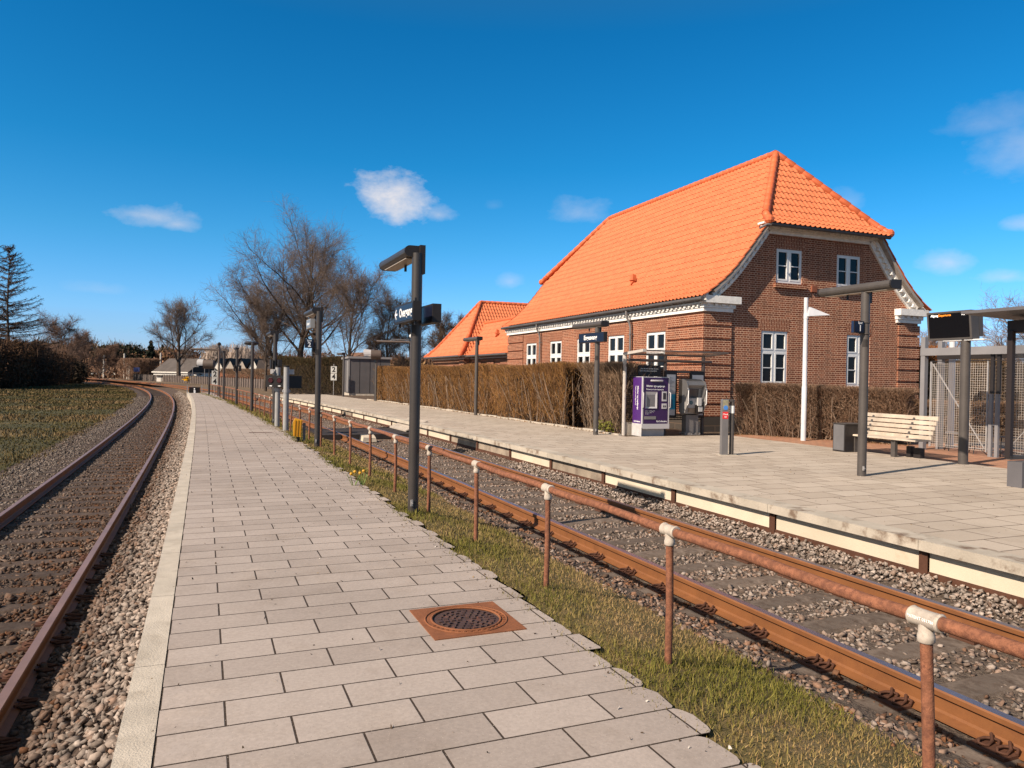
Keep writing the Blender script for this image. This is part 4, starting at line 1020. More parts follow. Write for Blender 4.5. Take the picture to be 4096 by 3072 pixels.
t=(lambda m:(m.hexa([(-.21,-.17,0),(.19,-.19,0),(.24,.16,.06),(-.2,.18,.06),(-.19,-.16,.13),(.17,-.17,.11),(.2,.15,.19),(-.18,.16,.2)]),m.build('concrete_block',PANEL))[1])(MB()); tag(t,'tilted cream concrete block lying between the rails by the crossing','concrete block'); t.location=P1(20.6,-.2,-.20); t.rotation_euler=(0,0,.5)
# ------------------------------------------------------------------ cabin
t=thing('relay_cabin','grey panelled equipment cabin with flat roof behind the far hedge end','cabin',(-11.92,54.12,.0),.325)
CAB=M('grey_cabin_panel',(.115,.105,.105),.6,.1,1.5); CABL=M('light_cabin_trim',(.26,.245,.24),.6,.1,2.)
mb=MB(); mb.box(0,3.0,0,4.8,.32,2.86); 
mb.build('wall',CAB,t)
mb=MB(); [mb.box(x-.012,x+.012,-.012,.0,.33,2.85) for x in (.75,1.5,2.25)]; mb.build('panel_seams',DARK,t)
mb=MB(); mb.box(-.10,3.10,-.12,4.9,2.865,3.02); mb.build('roof',CABL,t)
mb=MB(); mb.box(.02,2.98,.02,4.78,.0,.315); mb.build('base',CONC,t)
mb=MB(); mb.box(-.03,-.0,.5,1.5,.40,2.7); mb.box(-.05,-.03,1.38,1.45,1.3,1.6); mb.build('door',CABL,t)
mb=MB(); mb.box(-.035,.035,-.03,.04,.33,2.855); mb.build('corner_post',CABL,t)
# ================================================================== station forecourt furniture (x = dv, y = du)
# ticket shelter
t=thing('ticket_shelter','open ticket shelter with glass roof and slatted back in front of the station corner','shelter',(3.03,19.93,.24),AZ)
STP=M('pale_shelter_post',(.52,.47,.42),.5,.1,3.); STB=M('brown_grey_tube',(.13,.10,.09),.5,.15,3.)
for x,m_ in ((.0,STP),(1.27,STB),(2.53,STB)):
    mb=MB(); mb.cyl((x,0,-.05),(x,0,2.13),.05,14); mb.build('post',m_,t)
mb=MB(); mb.cyl((.06,-.03,1.99),(2.78,-.03,1.99),.038,12); mb.cyl((1.20,-.03,1.99),(1.34,-.03,1.99),.045,12); mb.build('cross_tube',STB,t)
mb=MB(); mb.bar((.0,.02,2.15),(.0,-.98,2.22),.10,.07); mb.build('roof_beam',STP,t)  # sunlit side of this beam is put into its pale colour
mb=MB(); mb.bar((.05,.0,2.15),(2.62,.0,2.15),.05,.05); mb.bar((2.6,.02,2.15),(2.6,-.98,2.22),.05,.05); mb.bar((.05,-.98,2.22),(2.62,-.98,2.22),.025,.03); mb.build('roof_frame',STB,t)
def glass_mat(name,tint,alpha):
    m,N,L,B=new_mat(name); B.inputs['Base Color'].default_value=(*tint,1); B.inputs['Roughness'].default_value=.08; B.inputs['Alpha'].default_value=alpha; B.inputs['Specular IOR Level'].default_value=.5; return m
RGL=glass_mat('dusty_roof_glass',(.30,.27,.21),.42); CGL=glass_mat('clear_pane',(.10,.09,.08),.16)
mb=MB(); mb.hexa([(.05,-.97,2.232),(2.59,-.97,2.232),(2.59,.0,2.162),(.05,.0,2.162),(.05,-.97,2.242),(2.59,-.97,2.242),(2.59,.0,2.172),(.05,.0,2.172)]); mb.build('roof_glass',RGL,t)
mb=MB()
for k in range(27): mb.box(.06,2.5,.03,.05,.36+k*.052,.386+k*.052)
for k in range(24): mb.box(.06+k*.105,.066+k*.105,.051,.057,.35,1.75)
mb.build('slatted_back',M('dark_bronze_slat',(.085,.062,.048),.6,.2,4.),t)
mb=MB(); mb.box(.05,.55,-.02,.16,-.05,.30); mb.box(2.1,2.45,-.02,.16,-.05,.30); mb.build('footing',CONC,t)
mb=MB(); mb.box(.42,1.13,.0,.02,1.58,1.86); o=mb.build('notice_board',plain('black_notice',(.012,.009,.010),.4,.4),t)
text(o,'Rejser du uden gyldig billet eller kort,',.040,(.775,-.003,1.765),(1,0,0),(0,0,1),LETTER,bold=.02,sx=.92); text(o,'kan du blive idømt en kontrolafgift.',.040,(.745,-.003,1.705),(1,0,0),(0,0,1),LETTER,bold=.02,sx=.92)
# info panels behind the machines
for x0,x1,lab,blue in ((1.22,1.60,'tall black-framed notice case with blue poster between the two machines',1),(2.05,2.52,'tall black-framed notice case right behind the grey machine',0)):
    q=thing('notice_case',lab,'notice case',(3.03,19.93,.24),AZ); mb=MB(); mb.box(x0,x1,-.10,-.03,.42,1.72)
    mb.build('case',plain('black_frame',(.012,.009,.009),.4,.4),q); w=x1-x0
    mb=MB(); mb.box(x0+.05,x1-.05,-.105,-.101,.50,1.62); o=mb.build('poster',plain('grey_poster',(.42,.42,.44),.3,.5),q)
    if blue:
        mb=MB(); mb.box(x0+.055,x1-.055,-.109,-.106,.66,1.08); mb.build('blue_notice',plain('blue_paper',(.02,.26,.42),.4,.4),o)
        mb=MB(); mb.box(x0+.14,x1-.13,-.112,-.110,.70,.93); mb.build('drawing',plain('dark_blue_paper',(.01,.10,.19),.4,.4),o)
        mb=MB(); 
        for k in range(12): mb.box(x0+.09,x0+.09+random.uniform(.06,.2),-.108,-.106,1.28+k*.024,1.287+k*.024)
        mb.build('timetable_lines',plain('grey_print',(.10,.10,.12),.6,.2),o)
mb=MB(); mb.bar((1.60,-.06,1.70),(2.05,-.06,1.70),.04,.04); o=mb.build('notice_crossbar',STB); tag(o,'short dark crossbar joining the tops of the two notice cases','bar'); o.location=(3.03,19.93,.24); o.rotation_euler=(0,0,AZ)
# purple ticket machine
t=thing('ticket_machine','purple ticket machine with grey screen and white base under the shelter','ticket machine',(3.03,19.93,.24),AZ)
PUR=M('purple_panel',(.036,.009,.072),.35,.08,2.,spec=.5); PURS=M('purple_side',(.075,.020,.165),.35,.08,2.,spec=.5); SIL=M('silver_trim',(.50,.48,.49),.4,.06,3.,spec=.5)
x0,x1,y0,y1=.19,1.02,-.62,-.12
mb=MB(); mb.box(x0+.02,x1-.02,y0+.03,y1,.30,1.545); mb.build('body',SIL,t)
mb=MB(); mb.box(x0+.035,x1-.035,y0+.012,y0+.03,.29,1.52); mb.build('front_panel',PUR,t)
mb=MB(); mb.box(x0+.003,x0+.02,y0+.06,y1-.01,.29,1.53); mb.build('side_panel',PURS,t)
mb=MB(); mb.box(x0,x0+.03,y0+.005,y0+.055,.28,1.55); mb.box(x1-.03,x1,y0+.005,y0+.055,.28,1.55); mb.build('edge_trim',SIL,t)
mb=MB(); mb.prism([(x0-.01,y0,.30),(x0-.01,y0,.20),(x0+.03,y0,.17),(x1+.01,y0,.17),(x1+.01,y0,.30)],(0,.5,0)); mb.build('skirt',SIL,t)
mb=MB(); mb.box(x0+.0,x1-.08,y0+.12,y1,-.03,.17); mb.box(x0-.012,x0,y0+.02,y1,-.03,.29); mb.build('base',M('chipped_white_base',(.55,.53,.52),.7,.12,6.,(.36,.30,.27),(.6,.75)),t)
mb=MB(); mb.tube([(x0+.24,y0,1.44),(x0+.26,y0-.02,1.44),(x0+.58,y0-.02,1.44),(x0+.60,y0,1.44)],.026,8); mb.build('lamp_bar',SIL,t)
mb=MB(); bx0,bx1,bz0,bz1=x0+.08,x0+.44,.71,1.15
for q in (((bx0,bz0),(bx1,bz0)),((bx1,bz0),(bx1,bz1)),((bx1,bz1),(bx0,bz1)),((bx0,bz1),(bx0,bz0))):
    (a,b),(c,d)=q; cx,cz=(bx0+bx1)/2,(bz0+bz1)/2; k=.72; mb.poly([(a,y0-.012,b),(c,y0-.012,d),(cx+(c-cx)*k,y0+.008,cz+(d-cz)*k-.02),(cx+(a-cx)*k,y0+.008,cz+(b-cz)*k-.02)])
mb.build('screen_bezel',SIL,t)
mb=MB(); cx,cz=(bx0+bx1)/2,(bz0+bz1)/2; mb.poly([(cx-.13,y0+.009,cz-.18),(cx+.13,y0+.009,cz-.18),(cx+.13,y0+.009,cz+.14),(cx-.13,y0+.009,cz+.14)]); mb.build('screen',plain('grey_screen',(.16,.15,.155),.25,.5),t)
mb=MB(); mb.box(x0+.60,x0+.74,y0-.004,y0+.012,.90,1.16); mb.box(x0+.60,x0+.74,y0-.006,y0+.012,.70,.84); o=mb.build('card_reader',SIL,t)
mb=MB(); mb.box(x0+.625,x0+.715,y0-.008,y0-.0045,.95,1.12); mb.box(x0+.63,x0+.66,y0-.010,y0-.0065,.74,.79); mb.box(x0+.68,x0+.71,y0-.010,y0-.0065,.74,.79); mb.build('slot',plain('dark_slot',(.03,.025,.03),.4,.4),o)
mb=MB(); mb.box(x0+.07,x0+.42,y0-.0,y0+.012,.42,.50); mb.build('ticket_tray',PIPE,t)
for x in (x0-.0,x1-.0):
    mb=MB(); mb.tube([(x,y0+.01,1.14),(x,y0-.05,1.12),(x,y0-.05,.74),(x,y0+.01,.72)],.013,8); mb.build('handle',SIL,t)
yt=y0+.0095
text(t,'Billetter og togafgange',.070,(x0+.40,yt,1.30),(1,0,0),(0,0,1),LETTER,bold=.015,sx=.9)
text(t,'Tickets and train departures',.052,(x0+.38,yt,1.21),(1,0,0),(0,0,1),LETTER,bold=.01,sx=.9)
text(t,'GoCollective',.062,(x0+.60,yt,.365),(1,0,0),(0,0,1),LETTER,bold=.015)
for k in range(4): text(t,['Her kan du købe billet og pendlerkort,','og se togafgange. Betal med kort','eller mobil. Du kan ikke','betale kontant.'][k],.020,(x0+.09,yt,.645-k*.028),(1,0,0),(0,0,1),LETTER,align='LEFT')
xs=x0-.0005
text(t,'Billetter og togafgange',.085,(xs,y0+.24,.98),(0,0,-1),(0,-1,0),LETTER,bold=.015,sx=.82)
text(t,'Tickets and train departures',.055,(xs,y0+.35,1.04),(0,0,-1),(0,-1,0),LETTER,bold=.01,sx=.82)
text(t,'GoCollective',.060,(xs,y0+.26,.355),(0,-1,0),(0,0,1),LETTER,bold=.015)
# grey card machine
t=thing('card_machine','grey hooded ticket terminal with keypad on a slim pedestal','ticket terminal',(3.03,19.93,.24),AZ)
GR=M('terminal_grey',(.30,.285,.275),.45,.08,4.,spec=.5); GRD=M('terminal_dark_grey',(.12,.105,.095),.5,.1,4.)
x0,x1=1.66,2.22
mb=MB(); mb.box(1.74,2.14,-.36,-.16,.02,.52); mb.build('pedestal',PIPE,t)
mb=MB(); mb.box(1.70,2.20,-.38,-.13,-.03,.03); mb.build('base_plate',M('flaking_base',(.36,.33,.31),.8,.3,10.,(.14,.12,.11),(.5,.6)),t)
pr=[(-.12,.60),(-.12,1.46),(-.30,1.50),(-.48,1.42),(-.52,1.34),(-.38,1.25),(-.34,.98),(-.44,.74),(-.40,.56),(-.25,.52)]
mb=MB(); mb.prism([(x0,y,z) for y,z in pr],(x1-x0,0,0)); mb.build('housing',GR,t)
mb=MB()
for k in range(8):
    d=k*.028; mb.bar((x0-.012,-.14-d*.9,1.50-d*.25),(x0-.012,-.14-d*1.3,.80+d*.6),.012,.022)
    
for k in range(7): mb.bar((x0+.03,-.14-k*.045,1.497-k*.003),(x1-.03,-.14-k*.045,1.497-k*.003),.014,.022)
mb.build('hood_ribs',GRD,t)
for xx_ in (x0-.015,x1+.015):
    mb=MB(); mb.prism([(xx_-.012,-.30,1.50),(xx_-.012,-.50,1.44),(xx_-.012,-.56,1.32),(xx_-.012,-.55,.80),(xx_-.012,-.44,.58),(xx_-.012,-.30,.54)],(.024,0,0)); mb.build('side_cheek',GR,t)
    mb=MB(); mb.tube([(xx_,-.55,1.26),(xx_,-.585,1.22),(xx_,-.585,.84),(xx_,-.55,.80)],.014,8); mb.build('handle',FRAMEW,t)
mb=MB(); mb.hexa([(x0+.10,-.355,1.00),(x1-.10,-.355,1.00),(x1-.10,-.345,1.0),(x0+.10,-.345,1.0),(x0+.10,-.388,1.24),(x1-.10,-.388,1.24),(x1-.10,-.375,1.24),(x0+.10,-.375,1.24)]); mb.build('screen',plain('terminal_screen',(.07,.065,.065),.25,.5),t)
mb=MB(); mb.box(x0+.06,x1-.03,-.46,-.34,.72,.98); mb.build('control_panel',M('pale_control_panel',(.42,.40,.39),.5,.06),t)
mb=MB(); mb.cyl((x0+.16,-.462,.86),(x0+.16,-.475,.86),.055,14); mb.build('reader_disc',plain('teal_disc',(.06,.11,.13),.4,.4),t)
mb=MB(); mb.box(x1-.24,x1-.13,-.56,-.46,.78,1.0); mb.box(x1-.20,x1-.08,-.54,-.46,.62,.76); mb.build('keypad_shield',plain('white_shield',(.45,.44,.43),.4,.4),t)
mb=MB(); mb.box(x1-.27,x1-.06,-.52,-.455,.56,.80); mb.build('keypad_housing',DARK,t)
mb=MB(); mb.box(x0+.10,x0+.36,-.45,-.41,.60,.71); mb.build('tray',M('tan_tray',(.36,.26,.18),.6,.1),t)
# validator
t=thing('card_validator','grey travel card validator post with red sticker alone on the station platform','card validator',(4.32,14.78,.235),.12)
VG=M('validator_grey',(.165,.155,.155),.45,.12,3.,spec=.5)
mb=MB(); mb.prism([(-.14,-.07,-.02),(-.14,-.07,1.08),(-.13,-.07,1.11),(-.01,-.07,1.11),(-.01,-.07,-.02)],(0,.10,0)); mb.build('panel_post',VG,t)
mb=MB(); mb.cyl((.10,.02,-.02),(.10,.02,1.08),.045,14); mb.bar((-.02,.01,1.085),(.10,.015,1.085),.085,.05); mb.ball((.10,.02,1.08),.047,0,12,.7); mb.build('rear_tube',POLE1,t)
mb=MB(); mb.tube([(.10,.02,.83),(.10,.02,.98)],.0475,14); mb.build('white_band',FRAMEW,t)
mb=MB(); mb.box(-.13,-.02,-.074,-.07,.90,1.09); mb.build('reader_face',M('worn_reader_face',(.33,.30,.20),.4,.25,20.),t)
mb=MB(); mb.cyl((-.075,-.0741,.94),(-.075,-.078,.94),.046,18); mb.build('blue_disc',plain('blue_disc',(.06,.20,.55),.3,.5),t)
mb=MB(); mb.box(-.135,-.02,-.073,-.0705,.72,.86); o=mb.build('red_sticker',plain('red_sticker',(.62,.03,.035),.4,.4),t)
text(o,'Check',.040,(-.077,-.075,.81),(1,0,0),(0,0,1),LETTER,bold=.02); text(o,'ud',.045,(-.077,-.075,.76),(1,0,0),(0,0,1),LETTER,bold=.02)
mb=MB(); mb.box(-.18,.19,-.11,.09,-.03,.004); mb.build('foot_plate',CONC,t)
# white lamp column
WL=M('white_painted_column',(.64,.64,.66),.5,.1,3.,(.42,.42,.43),(.6,.8))
t=thing('street_lamp','white street lamp column with pointed white head in front of the gable','street lamp',(7.56,19.13,.2),0)
mb=MB(); mb.tube([(0,0,-.1),(0,0,1.4),(0,0,1.42),(-.005,0,3.70)],[.068,.066,.058,.052],14); mb.build('column',WL,t)
mb=MB(); A_=(.03,0,3.44);
mb.hexa([(.0,-.16,3.21),(.62,-.02,3.26),(.62,.02,3.26),(.0,.16,3.21),(.06,-.02,3.46),(.12,-.02,3.45),(.12,.02,3.45),(.06,.02,3.46)]); mb.poly([(.0,-.16,3.205),(.62,-.02,3.255),(.62,.02,3.255),(.0,.16,3.205)]); mb.build('lamp_head',WL,t)
mb=MB(); mb.tube([(0,0,3.15),(0,0,3.28)],.062,12); mb.build('collar',WL,t)
t=(lambda m:(m.tube([(0,0,-.1),(0,0,3.2)],[.075,.065],12),m.build('white_column',WL))[1])(MB()); tag(t,'white round column standing behind the wire mesh cage','column'); t.location=(10.57,17.8,.19)
# bench and bin (x = dv away from track, y = du)
BW=M('bleached_bench_wood',(.60,.50,.40),.8,.22,3.,(.46,.29,.17),(.62,.8),30.,.3,.003)
t=thing('bench','slatted pale timber bench with dark steel legs beside the grey lamp post','bench',(7.69,15.52,.22),AZ)
for y in (.62,-.40):
    mb=MB(); mb.box(-.02,.06,y-.05,y+.05,-.03,.36); mb.box(-.02,.46,y-.03,y+.03,.30,.345); mb.bar((.36,y,.33),(.58,y,.80),.05,.035); mb.build('leg',POLE1,t)
mb=MB(); mb.box(.10,.20,-.55,.75,.26,.30); mb.build('under_beam',DARK,t)
for k in range(4):
    mb=MB(); mb.box(-.06+k*.115,.035+k*.115,-.95,.92,.35+.0,.385); mb.build('seat_slat',BW,t)
for k in range(5):
    f=(.06+k*.105); c=Vector((.375+f*.42,0,.36+f*.93)); mb=MB(); mb.bar((c.x,-.95,c.z),(c.x,.92,c.z),.03,.078,0,(.0,0,1)); mb.build('back_slat',BW,t)
mb=MB(); mb.box(.30,.42,-.78,-.62,-.03,.2); mb.box(.30,.42,-.55,-.45,-.03,.22); mb.build('foot_box',DARK,t)
t=thing('litter_bin','dark grey box bin standing at the left end of the bench','bin',(7.22,15.95,.22),AZ)
mb=MB(); mb.box(.0,.55,.02,.36,-.02,.60); mb.build('box',DARK,t)
mb=MB(); mb.box(-.015,.0,.04,.33,.03,.585); mb.build('door',M('bin_door_grey',(.15,.145,.15),.5,.1),t)
mb=MB(); mb.box(-.01,.56,.0,.37,.602,.615); mb.build('lid',POLE1,t)
# departure screen on post
t=thing('departure_screen','black departure screen on a grey post beside the bench','departure screen',(8.57,14.01,.22),AZ)
DS=.26
mb=MB(); mb.cyl((0,0,-.05),(0,0,2.40),.085,18); mb.build('post',POLE1,t)
SCR=plain('screen_face',(.004,.004,.006),.15,.4); FRM=M('screen_housing',(.085,.075,.07),.5,.1,3.)
mb=MB(); mb.hexa([(a,b+DS,c) for a,b,c in [(-.10,-.46,2.36),(.10,-.46,2.36),(.10,.46,2.36),(-.10,.46,2.36),(-.16,-.46,2.90),(.05,-.46,2.90),(.05,.46,2.90),(-.16,.46,2.90)]]); mb.build('housing',FRM,t)
n_=Vector((-.54,0,-.06)).normalized(); up=Vector((-.06,0,.54)).normalized()
fp=lambda y,z:Vector((-.13,y+DS,2.63))+up*z+n_*.004
mb=MB(); mb.poly([fp(.42,-.235),fp(-.42,-.235),fp(-.42,.235),fp(.42,.235)]); mb.build('screen',SCR,t)
LIT=plain('lit_white_text',(1.,.98,.95),.5,.2,0,.6); ORG=plain('lit_orange_text',(1.,.30,.03),.5,.2,0,.55)
q=fp(.29,.20)+n_*.003; text(t,'Afgang',.058,q,(0,-1,0),up,LIT,bold=.015)
q=fp(.07,.20)+n_*.003; text(t,'Departures',.058,q,(0,-1,0),up,ORG,bold=.01)
mb=MB(); c=fp(-.33,.205)+n_*.003; Y=Vector((0,-1,0))
for a,b in ((-.045,-.02),(0,.014),(.045,-.02)): mb.bar(c+Y*(a*.2)+up*.012,c+Y*a+up*(b-.0)*1.0,.012,.004,0,n_)
mb.poly([c+up*.02+Y*-.012,c-up*.025+Y*-.012,c-up*.025+Y*.012,c+up*.02+Y*.012]); mb.build('emblem',LIT,t)
mb=MB(); mb.hexa([(a,b+DS,c) for a,b,c in [(.11,-.46,2.42),(.20,-.46,2.42),(.20,.40,2.42),(.11,.40,2.42),(.06,-.46,2.88),(.17,-.46,2.88),(.17,.40,2.88),(.06,.40,2.88)]]); mb.build('rear_housing',FRM,t)
mb=MB(); mb.box(-.08,.12,-.42,.42,2.335,2.355); mb.build('mounting_tray',FRAMEW,t)
# wire cage with pergola beam: local -y = along towards the camera
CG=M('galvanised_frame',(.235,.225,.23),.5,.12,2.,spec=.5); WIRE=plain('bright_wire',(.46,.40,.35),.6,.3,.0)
t=thing('mesh_cage','bicycle cage of grey steel posts, top beam and bright wire mesh panels','cage',(9.57,17.2,.19),AZ)
for x,y,z in ((0,0,2.62),(.55,0,2.62),(0,-1.62,1.35),(0,-1.76,1.35)):
    mb=MB()
    if z>2: mb.box(x-.055,x-.045,y-.055,y+.055,-.05,z); mb.box(x-.045,x+.055,y-.055,y-.045,-.05,z); mb.box(x-.045,x+.055,y+.045,y+.055,-.05,z)
    else: mb.box(x-.03,x+.03,y-.035,y+.035,-.02,z)
    mb.build('post',CG,t)
mb=MB(); mb.box(.0,.05,-1.655,-1.585,1.36,2.2); mb.box(.0,.05,-1.795,-1.725,1.36,2.2); mb.build('upper_post',DARK,t)
mb=MB(); mb.box(-.065,.06,-4.2,.06,2.19,2.36); mb.build('top_beam',CG,t)
mb=MB(); mb.box(.48,.62,-4.2,.06,2.12,2.26); mb.build('rear_beam',DARK,t)
mb=MB(); mb.box(-.03,.03,-1.79,-1.59,.0,.02); mb.box(-.02,.02,-1.73,-1.65,.68,.71); mb.build('post_foot',CG,t)
def wire_panel(x,y0,y1,z0,z1_,p=.052,r=.0024):
    mb=MB(); y=y0
    while y<=y1+1e-6: mb.bar((x,y,z0),(x,y,z1_),r*2,r*2,0,(1,0,0)); y+=p
    z=z0
    while z<=z1_+1e-6: mb.bar((x+.004,y0,z),(x+.004,y1,z),r*2,r*2); z+=p
    return mb
wire_panel(.02,-1.50,-.18,.12,2.02).build('wire_panel',WIRE,t)
wire_panel(.02,-3.6,-1.90,.12,2.02).build('wire_panel',WIRE,t)
mb=MB(); mb.bar((.03,-.20,2.0),(.03,-1.48,.16),.02,.02); mb.bar((.03,-1.94,.16),(.03,-3.5,2.0),.02,.02); mb.bar((.02,-.17,.1),(.02,-.17,2.05),.03,.03); mb.bar((.02,-1.52,.1),(.02,-1.52,2.05),.025,.025); mb.build('brace',GALV,t)
mb=MB(); mb.bar((.02,-.15,2.06),(.02,-3.6,2.06),.025,.02); mb.build('track_rail',DARK,t)
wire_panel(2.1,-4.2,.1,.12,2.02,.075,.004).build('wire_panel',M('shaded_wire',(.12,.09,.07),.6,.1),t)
t=thing('bicycle_rack','low grey bicycle rack with wire hoops inside the mesh cage','bicycle rack',(10.3,16.6,.19),AZ)
mb=MB(); [mb.cyl((.0,-2.4,z),(.0,.6,z),.02,8) for z in (.12,.42)]; mb.build('rack_bar',CG,t)
for k in range(5):
    mb=MB(); y=.4-k*.6; mb.tube([(-.15,y,.0),(.0,y+.08,.40),(.05,y+.16,.42),(-.0,y+.22,.0)],.012,6); mb.build('hoop',DARK,t)
# glazed waiting shelter at the right edge; x = dv, y = du (runs towards the camera)
t=thing('waiting_shelter','dark steel waiting shelter with flat roof and glass end at the right edge','waiting shelter',(7.37,10.97,.22),AZ)
SH=M('dark_shelter_steel',(.030,.022,.021),.5,.15,3.); SHG=M('grey_shelter_steel',(.125,.118,.125),.5,.1,2.)
mb=MB(); mb.box(.0,1.5,-.22,.0,-.02,.38); mb.build('foot_box',SHG,t)
mb=MB(); mb.box(-.03,1.55,-.06,.0,.40,.46); mb.build('bottom_rail',POLE1,t)
mb=MB(); mb.box(-.04,.03,-.06,.02,.42,2.30); mb.box(1.5,1.57,-.06,.02,.42,2.3); mb.build('post',SH,t)
mb=MB(); mb.box(.03,1.5,-.035,-.025,.46,2.24); mb.build('glass_pane',CGL,t)
mb=MB(); mb.box(-.0,1.9,-3.2,.05,2.28,2.46); mb.build('lintel',SH,t)
mb=MB(); mb.hexa([(-.55,-3.4,2.555),(1.9,-3.4,2.475),(1.9,.38,2.475),(-.55,.38,2.555),(-.55,-3.4,2.60),(1.9,-3.4,2.60),(1.9,.38,2.60),(-.55,.38,2.60)]); mb.build('roof',SHG,t)
# daffodils by the railing
for k,(x,y) in enumerate(((-2.13,10.05),(-2.03,10.15))):
    t=thing('daffodil',['small yellow daffodil clump in the grass strip by the railing','daffodil with two blooms just behind the nearer clump'][k],'flower',(x,y,.14)); mb=MB()
    for j in range(12):
        a=random.uniform(0,6.3); l=random.uniform(.10,.2); mb.bar((0,0,0),(math.cos(a)*l*.5,math.sin(a)*l*.5,l),.008,.003)
    mb.build('leaves',plain('daffodil_leaf',(.10,.15,.03),.6,.3),t)
    mb=MB()
    for j in range(2): mb.ball((.05*j-.03,-.02,.21+.03*j),.022,0,8)
    mb.build('bloom',YEL,t)

# ================================================================== vegetation
def seg_mesh(S,n):
    """S (k,8): p0,p1,r0,r1 -> verts, quads"""
    S=np.asarray(S,float); k=len(S); p0,p1,r0,r1=S[:,:3],S[:,3:6],S[:,6],S[:,7]
    d=p1-p0; l=np.linalg.norm(d,axis=1)+1e-9; d/=l[:,None]
    a=np.where(np.abs(d[:,2:3])>.8,np.array([[1.,0,0]]),np.array([[0,0,1.]])); x=np.cross(d,a); x/=np.linalg.norm(x,axis=1)[:,None]; y=np.cross(d,x)
    t=2*np.pi*np.arange(n)/n; c=np.cos(t)[None,:,None]; s=np.sin(t)[None,:,None]
    off=x[:,None,:]*c+y[:,None,:]*s
    A=p0[:,None,:]+off*r0[:,None,None]; B=p1[:,None,:]+off*r1[:,None,None]
    V=np.concatenate([A,B],1).reshape(-1,3); j=np.arange(n); jn=(j+1)%n
    q=np.stack([j,jn,jn+n,j+n],1)[None]+(np.arange(k)*2*n)[:,None,None]
    return V,q.reshape(-1,4)
def grow(rng,out,p,d,L,r,lv,cfg):
    c=cfg[lv]; n=c['n']; p=np.array(p,float); d=np.array(d,float); nodes=[]
    for i in range(n):
        d=d+rng.normal(0,c['wander'],3)+np.array([0,0,c['up']]); d/=np.linalg.norm(d)
        q=p+d*L/n; f0=1-(i/n)*(1-c['taper']); f1=1-((i+1)/n)*(1-c['taper'])
        out[lv].append((*p,*q,r*f0,r*f1)); nodes.append((q,d.copy(),r*f1,(i+1)/n)); p=q
    if lv+1<len(cfg):
        k=cfg[lv+1]; m=k['count']; 
        for j in range(m):
            t=k['start']+(1-k['start'])*(j+rng.uniform(0,1))/m
            i=min(n-1,int(t*n)); q,dd,rr,tt=nodes[i]
            base=q-(dd*L/n)*rng.uniform(0,1)
            az=rng.uniform(0,2*np.pi) if lv>0 else j*2.4+rng.uniform(-.4,.4)
            u=np.cross(dd,[0.3,0.2,1.]); u/=np.linalg.norm(u)+1e-9; w=np.cross(dd,u)
            ang=rng.uniform(*k['ang'])*(1-.35*t if lv==0 else 1)
            nd=dd*math.cos(ang)+(u*math.cos(az)+w*math.sin(az))*math.sin(ang)
            grow(rng,out,base,nd,L*k['len']*rng.uniform(.65,1.15)*(1-k.get('short',.45)*t),rr*k['rad'],lv+1,cfg)
TREES='bare trees beyond the platforms'
def sprout(rng,S,m,ln,ang,up,r0,bend=.2):
    k=len(S); ix=np.repeat(np.arange(k),m); n=k*m; t=rng.uniform(0,1,(n,1)); A=S[ix]; b=A[:,:3]+(A[:,3:6]-A[:,:3])*t
    d=A[:,3:6]-A[:,:3]; d/=np.linalg.norm(d,axis=1)[:,None]+1e-9
    q=rng.normal(0,1,(n,3)); q-=d*(q*d).sum(1)[:,None]; q/=np.linalg.norm(q,axis=1)[:,None]+1e-9
    a=rng.uniform(*ang,(n,1)); e=d*np.cos(a)+q*np.sin(a); e[:,2]+=up; e/=np.linalg.norm(e,axis=1)[:,None]
    L=ln*rng.uniform(.45,1.25,(n,1)); mid=b+e*L*.5; f=e+rng.normal(0,bend,(n,3)); f[:,2]+=up*.6; f/=np.linalg.norm(f,axis=1)[:,None]; end=mid+f*L*.5
    R=np.full((n,1),r0)
    return np.concatenate([np.concatenate([b,mid,R,R*.8],1),np.concatenate([mid,end,R*.8,R*.55],1)])
def bare_tree(label,loc,H,seed,spread=1.,lean=(0,0),col=(1,1,1),dens=1.,tr=None,low=.30,group=TREES,rtw=.0085,fine=1.):
    rng=np.random.default_rng(seed); cfg=[
        dict(n=9,wander=.07,up=.04,taper=.25),
        dict(n=9,wander=.10,up=.045,taper=.22,count=int(15*dens),start=low,ang=(.65,1.10),len=.90*spread,rad=.50,short=.50),
        dict(n=6,wander=.12,up=.035,taper=.35,count=int(12*dens),start=.18,ang=(.4,1.0),len=.44,rad=.42,short=.40)]
    out=[[] for _ in cfg]; r=tr or H*.020
    grow(rng,out,(0,0,-.1),(lean[0],lean[1],1),H*.66,r,0,cfg)
    zmax=max(s[5] for o in out for s in o); k=H*.95/zmax
    t=thing('bare_tree',label,'tree',loc,0,group)
    S=[np.array(o) for o in out if len(o)]
    for s in S: s[:,:6]*=k
    S[2][:,6:]=np.maximum(S[2][:,6:],rtw*1.5)
    s3=sprout(rng,S[2],int(3*fine),H*.075,(.4,1.0),.07,rtw*1.0,.28); s4=sprout(rng,s3,1,H*.055,(.4,1.),.06,rtw*.75,.3)
    s5=sprout(rng,S[1][len(S[1])//3:],1,H*.06,(.5,1.),.1,rtw*1.2)
    V,F=seg_mesh(np.concatenate(S[:2]),7); npmesh('trunk',V,[F],BARK,None,t,True)
    Q=np.concatenate([S[2],s3,s5,s4]); V,F=seg_mesh(Q,3)
    c=np.repeat(np.array([[.185,.135,.108]])*np.array(col)*rng.uniform(.6,1.2,(len(Q),1)),6,0)
    npmesh('crown',V,[F],TWIG,c,t)
    return t
def at(px,D,z=0.):  # a point D metres ahead, px across the photo's width
    return ((px-2048)/2960*D,D,z)
